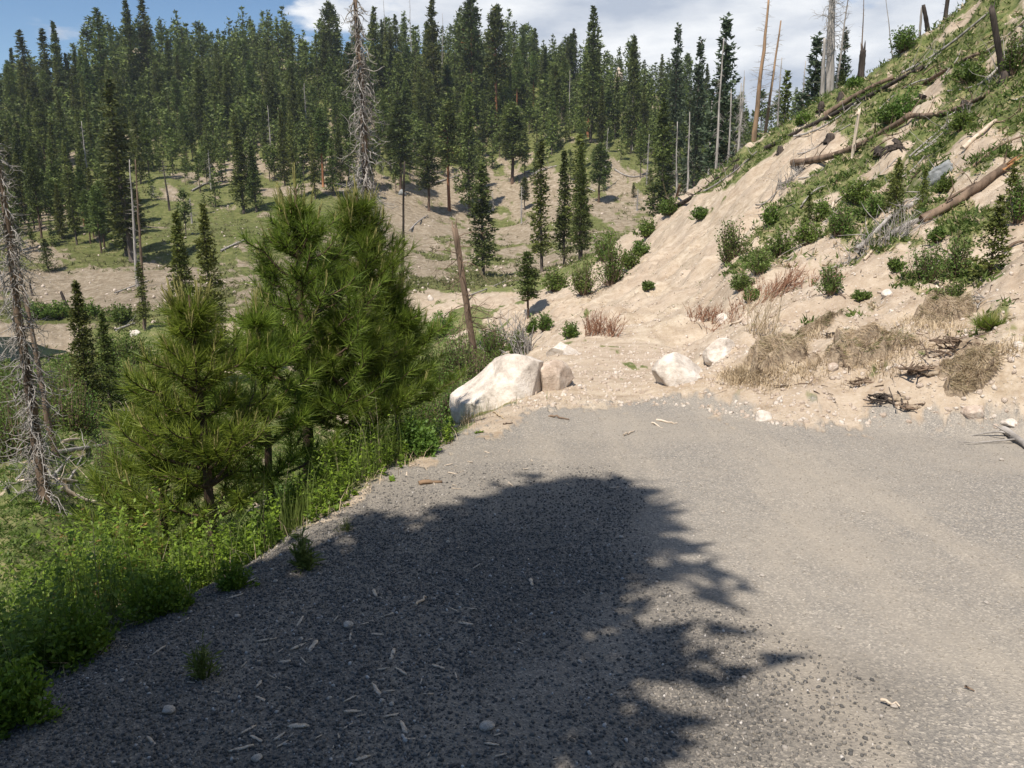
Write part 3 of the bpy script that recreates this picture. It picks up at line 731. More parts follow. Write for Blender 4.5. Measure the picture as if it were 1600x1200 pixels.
v, f = mt_.arrays(); mk('trunks', v, f, M['fir_bark'], fo)

# ---- standing dead trees
def snag_mesh(h, r0, r1, lean, seed, nbr=0, brl=0.5, droop=0.0, curly=0, brr=.008, start=0.15, broken=False, mat='grey_wood', bmat=None, brend=0.95):
    g = np.random.default_rng(seed); n = 14; t = np.linspace(-0.04, 1, n)
    p = np.c_[lean[0] * t + np.cumsum(g.normal(size=n)) * 0.0022 * h, lean[1] * t + np.cumsum(g.normal(size=n)) * 0.0022 * h, t * h]
    tk = MB(); rad = r0 + (r1 - r0) * np.clip(t, 0, 1); rad = rad * (1 + g.normal(size=n) * .05)
    tk.tube(p, rad, 9)
    if broken:                                    # a torn end of splinters
        for k in range(6):
            a = g.uniform(0, 6.28); o = p[-1] + np.array([math.cos(a), math.sin(a), -.3]) * r1 * .6
            tk.tube([o, o + np.array([g.normal() * .03, g.normal() * .03, g.uniform(.5, 1.6) * r1 * 2.4])], [r1 * .35, .002], 4)
    br = MB()
    for i in range(nbr):
        s = g.uniform(start, brend); o = np.array([np.interp(s, t, p[:, k]) for k in range(3)])
        a = g.uniform(0, 6.28); L_ = brl * (1.15 - s) ** 0.6 * g.uniform(.4, 1.2)
        m_ = 7 if curly else 4; d = np.array([math.cos(a), math.sin(a), g.normal() * .25 + (.1 if not droop else .15)])
        pts = [o]
        for k in range(m_):
            d = d + np.array([0, 0, -droop * 1.0]) + g.normal(size=3) * (0.25 * curly + .08)
            if curly and k > m_ * .55: d = d + np.array([-d[0] * .1, -d[1] * .1, droop * 1.5])
            d = d / np.linalg.norm(d); pts.append(pts[-1] + d * L_ / m_)
        rr = np.linspace(brr, brr * .25, m_ + 1)
        br.tube(pts, rr, 4, cap=False)
        if curly or L_ > .5:
            for k in range(2 if not curly else 4):
                q = int(g.integers(2, m_)); o2 = pts[q]; d2 = norm(g.normal(size=3) + np.array([0, 0, -droop])); e = [o2]
                for w_ in range(3): d2 = norm(d2 + g.normal(size=3) * .4); e.append(e[-1] + d2 * L_ * .11)
                br.tube(e, np.linspace(brr * .5, brr * .15, 4), 3, cap=False)
    return tk, br
def snag(px, pb, pt, r, rad, label, lean=0.0, seed=1, mat='grey_wood', top=None, group=None, base_z=None, **kw):
    if r is None:
        x, y, z, r = hit(px, pb, 9)
    else: x, y, z, r = at_r(px, pb, r)
    h = max(z_at(px, pt, r) - z, .4)
    tk, br = snag_mesh(h, rad, rad * (top if top else .25), (lean * h, 0.0), seed, **kw)
    e = empty('dead_tree', (x, y, z), label, 'dead tree', group)
    if kw.get('nbr', 0) <= 26: tk.v += br.v; tk.q += [q + tk.n for q in br.q]; tk.t += [q + tk.n for q in br.t]; tk.n += br.n; br = MB()
    tk.build('trunk', M[mat], e, smooth=True)
    if br.n: br.build('branch', M[kw.get('bmat') or 'grey_wood'], e)
    return e
snag(76, 792, 190, 12.0, .08, 'shaggy grey dead tree covered in dead twigs at the left edge', 0.0, 5, mat='brown_wood', top=.3, nbr=480, brl=.58, droop=.34, curly=1, brr=.0085, start=.0)
snag(575, 480, -40, 27, .19, 'tall silver dead tree with drooping curled branches above the pines', -0.01, 6, mat='brown_wood', top=.3, nbr=300, brl=1.6, droop=.55, curly=1, brr=.022, start=.45)
snag(748, 530, 356, 21, .10, 'broken off brown dead trunk leaning left behind the large boulder', -0.14, 7, mat='brown_wood', top=.75, nbr=26, brl=2.0, droop=.12, curly=1, brr=.014, start=.35, broken=True)
snag(629, 470, 252, 27, .09, 'thin dark dead pole between the young pines and the broad fir', 0.03, 8, mat='dark_wood', top=.3, nbr=22, brl=.5, brr=.01)
snag(90, 730, 215, 16, .06, 'thin bent dead pole beside the shaggy dead tree', -0.06, 9, mat='brown_wood', top=.2, nbr=30, brl=.35, brr=.006)
snag(218, 470, 250, 88, .17, 'tall bare grey pole beside the dark firs at left', 0.05, 10, nbr=40, brl=.9, brr=.02)
snag(228, 540, 250, 60, .13, 'slender dead pole with short stubs left of the nearest young pine', 0.05, 11, mat='brown_wood', nbr=60, brl=.5, brr=.015)
snag(265, 330, 250, None, .2, 'leaning charred dead tree on the green meadow slope', -0.06, 12, mat='dark_wood', nbr=30, brl=1.2, brr=.03)
snag(104, 478, 455, None, .16, 'short black burnt stump with a bent top on the flat valley', -.3, 13, mat='dark_wood', top=.7)
snag(51, 462, 440, None, .12, 'thin burnt stub on the tan bank at far left', -.1, 14, mat='dark_wood', top=.6)
snag(10, 458, 412, None, .16, 'leaning black stub at the left edge on the tan bank', -.2, 15, mat='dark_wood', top=.6)
snag(151, 700, 640, 21, .07, 'short dark stem below the dark fir in the valley', 0, 16, mat='dark_wood', top=.8)
snag(110, 690, 628, 20, .04, 'thin orange brown stem in the valley shrubs', 0, 17, mat='brown_wood', top=.8)
snag(1178, 226, -10, 50, .17, 'tall dead pine with peeling orange lower trunk on the right slope', .02, 18, mat='mixed_wood', top=.3, nbr=60, brl=.9, brr=.014, start=.45)
snag(1191, 205, 33, 52, .13, 'shorter leaning dead pine with an orange trunk beside the taller one', .07, 19, mat='mixed_wood', top=.3, nbr=70, brl=1.0, droop=.1, brr=.012, start=.4)
snag(1294, 155, -30, 44, .25, 'thick grey dead trunk with a burnt flared foot on the right skyline', -.05, 20, mat='grey_wood', top=.5, nbr=60, brl=1.9, droop=.15, curly=1, brr=.018, start=.45)
snag(1284, 158, 60, 43, .12, 'thin grey trunk touching the thick dead trunk on the skyline', -.03, 21, top=.5, nbr=10, brl=.6)
snag(1306, 145, -20, 46, .08, 'leaning thin dead pole just right of the thick dead trunk', .03, 22, nbr=40, brl=.7, brr=.009)
snag(1348, 112, -20, 43, .045, 'very thin dead pole in front of the clouds', -.07, 23, mat='brown_wood', nbr=20, brl=.25, brr=.005)
snag(1345, 118, 79, 41, .16, 'short blackened stub on the right skyline', .0, 24, mat='dark_wood', top=.8, broken=True)
snag(1412, 62, -20, 45, .04, 'thin leaning dead pole over the round skyline bush', -.25, 25, nbr=12, brl=.25, brr=.005)
snag(1437, 62, 12, 39, .06, 'short thin grey stub near the top of the right hillside', -.05, 26, top=.6)
snag(1452, 48, 8, 38.5, .10, 'leaning dark stub near the top of the right hillside', -.3, 27, mat='dark_wood', top=.7)
snag(1478, 20, -40, 38, .09, 'dark dead trunk leaving the top edge above the right hillside', .02, 28, mat='dark_wood', top=.7, nbr=10, brl=.5)
snag(1566, 118, 15, None, .075, 'black burnt pole with a torn red brown top on the right hillside', -.3, 29, mat='dark_wood', top=.85, broken=True)
snag(1331, 248, 174, None, .05, 'small bleached broken snag with a split top on the right hillside', .05, 30, mat='pale_wood', top=.9, nbr=8, brl=.8, droop=.2, brr=.012, broken=True)
for i, (px, pb, pt, r) in enumerate([(1078, 300, 175, 70), (1060, 300, 190, 82), (1120, 270, 60, 62), (1152, 245, 120, 58), (1156, 244, 130, 60), (1106, 275, 150, 75), (1140, 262, 140, 66), (1225, 200, 90, 75), (1245, 190, 95, 78)]):
    snag(px, pb, pt, r, .14, 'bare grey dead trunk among the conifers below the right hillside', rng.normal() * .02, 40 + i, group='grey dead trunks below the right hillside', nbr=70, brl=.9 if i not in (3, 4) else 1.3, droop=.3, curly=1 if i in (3, 4) else 0, brr=.016)
for i, (px, pb, pt) in enumerate([(815, 350, 290), (945, 300, 200), (988, 235, 150), (690, 170, 20), (605, 140, -5), (646, 140, -10), (1155, 230, 110), (770, 330, 300), (995, 330, 295), (330, 300, 235), (425, 250, 165), (140, 300, 190), (40, 280, 190), (480, 230, 130), (890, 200, 110), (300, 350, 310), (240, 310, 290), (1010, 290, 210)]):
    h_ = hit(px, pb, 75)
    if h_: snag(px, pb, pt, h_[3], .17, 'bare grey dead trunk standing in the far hill forest', rng.normal() * .02, 60 + i, group='grey dead trunks of the far hill', nbr=40, brl=1.3, droop=.15, brr=.03)

# ---- fallen logs
def log_px(p1, p2, wpx, label, mat='grey_wood', name='fallen_log', group=None, end=None, sag=.3, stubs=0, seed=0, taper=.7, raise_=0.0, rmin=9):
    a, b = hit(*p1, rmin), hit(*p2, rmin)
    if a is None or b is None: return
    A, B = np.array(a[:3]), np.array(b[:3]); rm = (a[3] + b[3]) / 2; rad = wpx / F * rm / 2 * .82
    g = np.random.default_rng(seed + 1000 + int(p1[0])); n = 16; t = np.linspace(0, 1, n)
    p = A + (B - A) * t[:, None]
    gz = H(p[:, 0], p[:, 1]); dz = gz - p[:, 2]
    fit = np.polyfit(t, dz, 2 if sag else 1); p[:, 2] += np.polyval(fit, t) * 1.0 + np.percentile(dz - np.polyval(fit, t), 80) * .8 + rad * .95 + raise_
    p[:, :2] += np.cumsum(g.normal(size=(n, 2)), 0) * rad * .12
    mb = MB(); e = empty(name, A, label, 'log', group); mb.tube(p - A, rad * (1 + (taper - 1) * t) * (1 + g.normal(size=n) * .05), 9)
    few = stubs <= 14
    if not few: mb.build('stem', M[mat], e, smooth=True)
    if end:
        eb = MB(); d = norm(p[-1] - p[-2])
        for k in range(9):
            o = p[-1] - A + g.normal(size=3) * rad * .35; eb.tube([o - d * rad, o + d * rad * g.uniform(1, 4)], [rad * .35, rad * .05], 4)
        eb.build('torn_end', M[end], e)
    if stubs:
        sb = mb if few else MB()
        for k in range(stubs):
            o = p[int(g.integers(1, n))] - A; d = norm(g.normal(size=3) + np.array([0, 0, .8])); L_ = g.uniform(.15, .7) * (.5 + rm / 30)
            pts = [o]; 
            for q in range(4): d = norm(d + g.normal(size=3) * .2); pts.append(pts[-1] + d * L_ / 4)
            sb.tube(pts, np.linspace(rad * .18 + .004, .003, 5), 4, cap=False)
        if not few: sb.build('branch', M[mat], e)
    if few: mb.build('stem', M[mat], e, smooth=True)
    return e
LOGS = [
 ((1330, 300), (1400, 262), 3, 'thin grey pole lying below the thick dark log', 'grey_wood', 4), ((1250, 330), (1290, 296), 3, 'short grey pole left of the leafy middle shrub', 'grey_wood', 3),
 ((1480, 150), (1560, 118), 3, 'thin grey pole just below the dark upper log', 'grey_wood', 4), ((1370, 180), (1470, 118), 3, 'thin pole lying above the bright round bush', 'grey_wood', 5),
 ((1520, 262), (1600, 215), 4, 'thin brown pole lying above the torn orange end', 'brown_wood', 4), ((1446, 420), (1510, 388), 3, 'thin grey pole beside the pale green shrubs', 'grey_wood', 4),
 ((1300, 420), (1345, 402), 3, 'thin grey stick at the bottom of the green slope', 'grey_wood', 4), ((1180, 330), (1215, 300), 3, 'thin stick lying in the bare chute', 'grey_wood', 2),
 ((1560, 90), (1600, 66), 4, 'grey pole right of the burnt pole', 'grey_wood', 3), ((1240, 215), (1340, 165), 4, 'thin grey log lying just above the long charred one', 'grey_wood', 4),
 ((1196, 240), (1442, 112), 9, 'long dark charred log lying down the upper right hillside', 'dark_wood', 8),
 ((1289, 184), (1394, 127), 10, 'shorter dark log lying along the top of the long charred one', 'brown_wood', 4),
 ((1055, 326), (1150, 262), 8, 'dark twiggy log at the lower left tip of the right hillside', 'dark_wood', 24),
 ((1100, 300), (1180, 248), 4, 'thin grey log beside the dark twiggy one at the hillside tip', 'grey_wood', 8),
 ((1358, 112), (1454, 54), 7, 'bleached log lying along the right skyline under the round bush', 'grey_wood', 5),
 ((1487, 25), (1515, 8), 9, 'short tan log right at the top of the right skyline', 'pale_wood', 0),
 ((1238, 264), (1420, 195), 13, 'thick dark brown log across the middle of the right hillside', 'brown_wood', 8),
 ((1425, 192), (1545, 148), 9, 'dark log continuing uphill from the thick brown one', 'brown_wood', 10),
 ((1408, 124), (1544, 22), 5, 'long thin grey log running up to the burnt pole', 'grey_wood', 6),
 ((1442, 131), (1530, 96), 7, 'dark log under the bare patch near the burnt pole', 'brown_wood', 6),
 ((1530, 88), (1600, 50), 5, 'thin pale log at the upper right edge of the picture', 'pale_wood', 2),
 ((1502, 242), (1553, 193), 8, 'clean white barkless log on the right hillside', 'pale_wood', 0),
 ((1337, 410), (1402, 335), 9, 'lower half of a big grey log above the dirt bank', 'grey_wood', 14),
 ((1402, 336), (1472, 274), 11, 'upper half of the big grey log ending at the grey rock', 'grey_wood', 8),
 ((1380, 385), (1445, 345), 10, 'grey brown lower piece of the thick log with the torn end', 'grey_wood', 3),
 ((1350, 408), (1385, 372), 5, 'thin pale stick lying on the lower end of the grey log', 'pale_wood', 0),
 ((1478, 322), (1525, 288), 5, 'thin brown branch lying below the thick torn log', 'brown_wood', 3),
 ((1428, 248), (1520, 165), 3, 'thinnest grey pole lying uphill of the white log', 'grey_wood', 6),
 ((1420, 250), (1490, 185), 3, 'second thin grey pole lying beside the thinnest one', 'grey_wood', 6),
 ((1540, 130), (1600, 75), 5, 'grey pole from the burnt stump to the right edge', 'grey_wood', 6),
 ((1140, 512), (1166, 490), 5, 'pale log butt under the reddish twigs', 'pale_wood', 0),
 ((1215, 300), (1262, 250), 3, 'thin dead stem beside the bare chute', 'grey_wood', 10),
 ((1276, 348), (1302, 322), 6, 'short bleached stub pointing downhill below the thick dark log', 'pale_wood', 3),
 ((1570, 400), (1600, 380), 5, 'brown stick at the right edge above the dirt bank', 'brown_wood', 0),
 ((1020, 296), (1062, 324), 3, 'thin pole lying at the left of the hillside tip', 'brown_wood', 6),
]
for p1, p2, wp, lb, mt, st in LOGS: log_px(p1, p2, wp, lb, mt, stubs=st)
log_px((1440, 352), (1568, 276), 15, 'thick brown log with a torn orange end on the right hillside', 'brown_wood', end='torn_wood', stubs=5, taper=.95)
VL = [((-20, 738), (70, 722), 6, 'pale log lying left of the shaggy dead tree, upper'), ((-30, 770), (66, 764), 8, 'bleached log lying left of the shaggy dead tree, lower'), ((96, 766), (152, 792), 9, 'white bleached log right of the shaggy tree foot'),
      ((92, 762), (150, 752), 6, 'thin bleached log pointing right from the shaggy dead tree'), ((98, 700), (170, 702), 5, 'white log lying below the valley firs'), ((80, 720), (165, 706), 9, 'grey brown log lying under the valley firs'), ((-10, 712), (40, 700), 6, 'grey log at the left edge of the valley floor'),
      ((10, 782), (40, 735), 4, 'thin crossing log at the lower left'), ((84, 755), (112, 716), 5, 'grey crossing log right of the shaggy dead tree'), ((150, 650), (245, 648), 3, 'thin white pole seen through the young pine'), ((40, 560), (76, 562), 4, 'pale driftwood log at the creek edge'),
      ((108, 752), (130, 715), 4, 'second grey crossing log right of the shaggy dead tree'), ((182, 520), (214, 506), 5, 'grey log on the valley bank behind the firs'), ((345, 395), (385, 378), 4, 'grey log lying on the open meadow'), ((160, 372), (200, 345), 3, 'pale dead log on the slope below the left firs')]
for p1, p2, wp, lb in VL: log_px(p1, p2, wp, lb, 'grey_wood' if 'white' not in lb and 'bleached' not in lb else 'pale_wood', stubs=3)
for i, (p1, p2) in enumerate([((640, 362), (668, 340)), ((730, 470), (790, 440)), ((680, 290), (720, 275)), ((830, 275), (870, 262)), ((960, 268), (1000, 278)), ((905, 290), (930, 300)), ((300, 300), (330, 285)), ((110, 320), (140, 305)), ((560, 330), (590, 300)), ((180, 462), (232, 440)), ((820, 270), (850, 280))]):
    log_px(p1, p2, 3, 'small grey fallen log on the far slope', 'grey_wood', group='small fallen logs on the far slope', stubs=2, rmin=40)
gl = np.random.default_rng(404)
for i in range(34):
    px_ = gl.uniform(1180, 1590); top_ = 330 - (px_ - 1060) * .72; py_ = gl.uniform(top_ + 35, min(430, top_ + 260)); a_ = R(gl.normal(30, 9)); L_ = gl.uniform(28, 75)
    log_px((px_, py_), (px_ + math.cos(a_) * L_, py_ - math.sin(a_) * L_), gl.uniform(1.5, 3.2), 'thin weathered pole lying in the grass of the right hillside', 'grey_wood' if i % 3 else 'brown_wood', group='thin weathered poles on the right hillside', stubs=3, seed=i)
# burnt stumps on the right hillside
def stump(px, pb, wpx, hpx, label):
    x, y, z, r = hit(px, pb, 9); g = np.random.default_rng(int(px)); mb = MB(); w_ = wpx / F * r / 2; h = hpx / F * r
    t = np.linspace(0, 1, 6); mb.tube(np.c_[g.normal(size=6) * w_ * .1, g.normal(size=6) * w_ * .1, -.1 + t * (h + .1)], w_ * (1.5 - .6 * t) * (1 + g.normal(size=6) * .08), 10)
    e = empty('tree_stump', (x, y, z), label, 'stump'); mb.build('stub', M['dark_wood'], e)
    rb = MB()
    for k in range(9):
        a = g.uniform(0, 6.28); d = np.array([math.cos(a), math.sin(a), g.uniform(-.5, .2)]); rb.tube([d * w_ * .6, d * w_ * 1.6, d * w_ * 2.4 + np.array([0, 0, -w_ * .6])], [w_ * .35, w_ * .18, .01], 5)
    rb.build('root', M['dark_wood'], e)
for a in [(1282, 178, 9, 11, 'black burnt stump above the long charred log'), (1313, 158, 7, 9, 'small burnt stump near the right skyline'), (1219, 240, 8, 9, 'burnt stump at the lower end of the long charred log'), (1296, 222, 12, 10, 'dark root stump at the top of the bare chute'), (1506, 174, 9, 12, 'dark stump between the logs at the upper right'), (1567, 130, 8, 10, 'rotten brown stump at the foot of the burnt pole'), (1440, 160, 14, 8, 'dark upturned root beside the bare patch'), (1400, 232, 16, 9, 'brown root clump left of the grey rock'), (1375, 240, 14, 8, 'low root clump overhanging bare soil'), (1218, 388, 8, 8, 'small pale and black stub near the willow bush'), (1150, 268, 8, 7, 'burnt stump on the dark twiggy log')]: stump(*a)

print("FOREST", len(cand), len(low))
# ------------------------------------------------------------------ the tall pine beside the camera: its shade lies on the gravel
sx, sy = -2.25, -0.10
cr, tk = conifer('pine', 9.0, 311, 260, 34, 0.018, base=.26, rad=.150)
e = empty('pine_tree', (sx, sy, float(H(sx, sy)) - .1), 'tall pine standing on the verge whose branchy shade covers the gravel', 'tree')
cr.build('crown', M['ponderosa'], e); tk.build('trunk', M['bark'], e)

for (tx, ty, th, lb, sd2) in ((-5.3, -2.4, 10.9, 'second tall pine farther back along the shaded verge', 312), (-1.1, -5.2, 7.0, 'shorter unseen pine added behind the two tall verge pines to block sky light', 313)):  # the shorter pine is added out of view to block sky light
    cr, tk = conifer('pine', th, sd2, 200, 24, 0.022, base=.22, rad=.18); e = empty('pine_tree', (tx, ty, float(H(tx, ty)) - .1), lb, 'tree')
    cr.build('crown', M['ponderosa'], e); tk.build('trunk', M['bark'], e)
# ------------------------------------------------------------------ young long-needled pines
def young_pine(H_, R_, seed, nwh, lat, dens=400, leader=.4):
    g = np.random.default_rng(seed); tk, nd, sh = MB(), MB(), MB()
    z = np.linspace(-.15, H_, 9); w_ = np.cumsum(g.normal(size=(9, 2)) * .012, 0); tp = np.c_[w_, z]
    tk.tube(tp, .035 * H_ / 2 * (1.08 - np.clip(z / H_, 0, 1)) + .006, 8)
    shoots = []                                   # (points)
    shoots.append((tp[-3:], 1.0))
    for k in range(nwh):
        t = k / max(1, nwh - 1); zk = H_ * (.30 + .61 * t) + g.normal() * .02
        o = np.array([np.interp(zk, z, w_[:, 0]), np.interp(zk, z, w_[:, 1]), zk])
        prof = min(1, (1 - t) * 1.05 + .20); nb = int(g.integers(5, 8))
        a0 = g.uniform(0, 6.28)
        for j in range(nb):
            a = a0 + j * 6.283 / nb + g.normal() * .25; L_ = R_ * prof * g.uniform(.6, 1.2); el = R(14 + 40 * t) + g.normal() * .14
            pts = [o]; m_ = 7
            for q in range(m_):
                e2 = el + (R(72) - el) * (q / m_) ** 1.5 * .85
                d = np.array([math.cos(a) * math.cos(e2), math.sin(a) * math.cos(e2), math.sin(e2)]); a += g.normal() * .05
                pts.append(pts[-1] + d * L_ / m_)
            pts = np.array(pts); tk.tube(pts, np.linspace(.011 + L_ * .006, .004, m_ + 1), 5, cap=False); shoots.append((pts, t))
            for q in range(lat):
                s_ = g.uniform(.30, .88) * m_; i0 = int(s_); o2 = pts[i0] + (pts[min(i0 + 1, m_)] - pts[i0]) * (s_ - i0)
                a2 = a + (1 if q % 2 else -1) * g.uniform(.5, 1.0); L2 = (L_ * .45 + .05) * g.uniform(.5, 1.1); p2 = [o2]
                for u in range(4):
                    e2 = R(15) + R(45) * (u / 4) + g.normal() * .08
                    p2.append(p2[-1] + np.array([math.cos(a2) * math.cos(e2), math.sin(a2) * math.cos(e2), math.sin(e2)]) * L2 / 4)
                p2 = np.array(p2); tk.tube(p2, np.linspace(.006, .0032, 5), 4, cap=False); shoots.append((p2, t))
    cs, ds, es = [], [], []
    for pts, t in shoots:
        seg = np.linalg.norm(np.diff(pts, axis=0), axis=1); cum = np.r_[0, np.cumsum(seg)]; tot = cum[-1]
        nl_ = min(tot, .25); m_ = int(dens * nl_ * g.uniform(.75, 1.2)) + 25
        u = tot - nl_ * g.random(m_) ** 1.15; c = np.stack([np.interp(u, cum, pts[:, k]) for k in range(3)], 1)
        ax = norm(pts[-1] - pts[-2]); th = R(22) + R(48) * ((tot - u) / nl_) ** .7 + g.normal(size=m_) * .16
        per = norm(np.cross(ax, g.normal(size=(m_, 3)))); d = ax * np.cos(th)[:, None] + per * np.sin(th)[:, None]
        ln = g.uniform(.085, .155, m_); d[:, 2] -= .05
        cs.append(c); ds.append(norm(d) * ln[:, None]); es.append(norm(np.cross(d, g.normal(size=(m_, 3)))) * g.uniform(.0021, .0035, m_)[:, None])
        if g.random() < .12 + .33 * t:                 # this spring's upright shoot
            for q in range(int(g.integers(1, 3)) if t < .9 else 3):
                o = pts[-1] + g.normal(size=3) * .008 * (q > 0); h = g.uniform(.05, .12) if t < .9 else g.uniform(.08, .2)
                dd = norm(ax * .5 + np.array([g.normal() * .12, g.normal() * .12, 1])); sh.tube([o, o + dd * h * .5, o + dd * h], [.0035, .004, .002], 5)
                c = o + dd * (g.random((22, 1)) * h); dv = norm(dd * 1.2 + g.normal(size=(22, 3)) * .45)
                sh.tris(c, dv * g.uniform(.02, .045, 22)[:, None], norm(np.cross(dv, g.normal(size=(22, 3)))) * .0016)
    nd.tris(np.concatenate(cs), np.concatenate(ds), np.concatenate(es))
    return tk, nd, sh
def ypine(px, pt, r, R_, seed, nwh, lat, label, mat='needle', dens=400, zoff=0.0, name='young_pine'):
    x, y, z, r = at_r(px, 600, r); z += zoff; h = z_at(px, pt, r) - z - .12
    tk, nd, sh = young_pine(h, R_, seed, nwh, lat, dens)
    e = empty(name, (x, y, z), label, 'young pine')
    tk.build('trunk', M['bark'], e, smooth=True); nd.build('needles', M[mat], e); sh.build('new_shoots', M['shoot'], e)
ypine(306, 428, 4.95, .50, 1, 9, 3, 'nearest young pine with bright upright tip above the leafy verge', dens=210)
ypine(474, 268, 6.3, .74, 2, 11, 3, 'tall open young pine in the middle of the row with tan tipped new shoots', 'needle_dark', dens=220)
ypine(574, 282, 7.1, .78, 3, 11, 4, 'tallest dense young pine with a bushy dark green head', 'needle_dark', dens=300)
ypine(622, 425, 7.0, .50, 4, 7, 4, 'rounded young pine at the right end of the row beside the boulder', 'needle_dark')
ypine(412, 455, 5.6, .50, 5, 6, 3, 'smaller young pine filling the gap between the two tall ones')
ypine(225, 560, 5.3, .42, 6, 5, 3, 'low young pine at the left end of the row')
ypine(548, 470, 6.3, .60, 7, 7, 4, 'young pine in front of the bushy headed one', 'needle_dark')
ypine(1548, 505, 9.0, .16, 8, 3, 1, 'tiny pine seedling on the dirt bank near the right edge', 'needle_dark', dens=70)

# ------------------------------------------------------------------ bushes
def bush_arrays(w_, h, seed, nst, nlf, leaf, g=None, flat=.28):
    g = g or np.random.default_rng(seed); lf, st = MB(), MB(); cs, ds = [], []
    for i in range(nst):
        a = g.uniform(0, 6.28); rr = math.sqrt(g.random()) * (1 + .28 * math.sin(3 * a + seed) + .18 * math.sin(5 * a + 2 * seed)) / 1.2; tgt = np.array([math.cos(a) * rr * w_ / 2, math.sin(a) * rr * w_ / 2 * .9, h * math.sqrt(max(0.05, 1 - rr * rr * .8)) * g.uniform(.4, 1.1)])
        o = np.array([tgt[0] * .25, tgt[1] * .25, -.02]); mid = (o + tgt) / 2 + np.array([tgt[0] * .15, tgt[1] * .15, 0]) + g.normal(size=3) * h * .04
        t = np.linspace(0, 1, 5)[:, None]; pts = (1 - t) ** 2 * o + 2 * t * (1 - t) * mid + t * t * tgt
        st.tube(pts, np.linspace(.012 * h + .001, .002 * h + .0006, 5), 3, cap=False)
        s = g.uniform(.25, 1.0, nlf); k = s[:, None]; c = (1 - k) ** 2 * o + 2 * k * (1 - k) * mid + k * k * tgt + g.normal(size=(nlf, 3)) * np.array([.055, .055, .04]) * min(h, w_) 
        d = norm(g.normal(size=(nlf, 3)) * np.array([1, 1, .55]) + norm(tgt)[None] * .5 + np.array([0, 0, .25])) * (leaf * g.uniform(.6, 1.3, nlf))[:, None]
        cs.append(c); ds.append(d)
    c = np.concatenate(cs); d = np.concatenate(ds); e = norm(np.cross(d, g.normal(size=d.shape))) * (np.linalg.norm(d, axis=1) * flat)[:, None]
    lf.quads(c, d, e); return lf, st
def bush(px, pb, wpx, hpx, label, mat='shrub', leafpx=None, name='shrub', cat='shrub', group=None, r=None, nst=None, nlf=24, stem='brown_wood'):
    if r is None:
        q = hit(px, pb, 1.5)
        if q is None: return
        x, y, z, r = q
    else: x, y, z, r = at_r(px, pb, r)
    w_, h = wpx / F * r, hpx / F * r; leaf = (leafpx or 3.6) / F * r
    lf, st = bush_arrays(w_, h, int(px * 7 + pb), nst or int(34 + wpx * .7), nlf, leaf, flat=.07 if mat in ('grass', 'drygrass') else .28)
    e = empty(name, (x, y, z - .03 * h), label, cat, group)
    lf.build('leaves', M[mat], e); st.build('stems', M[stem], e)
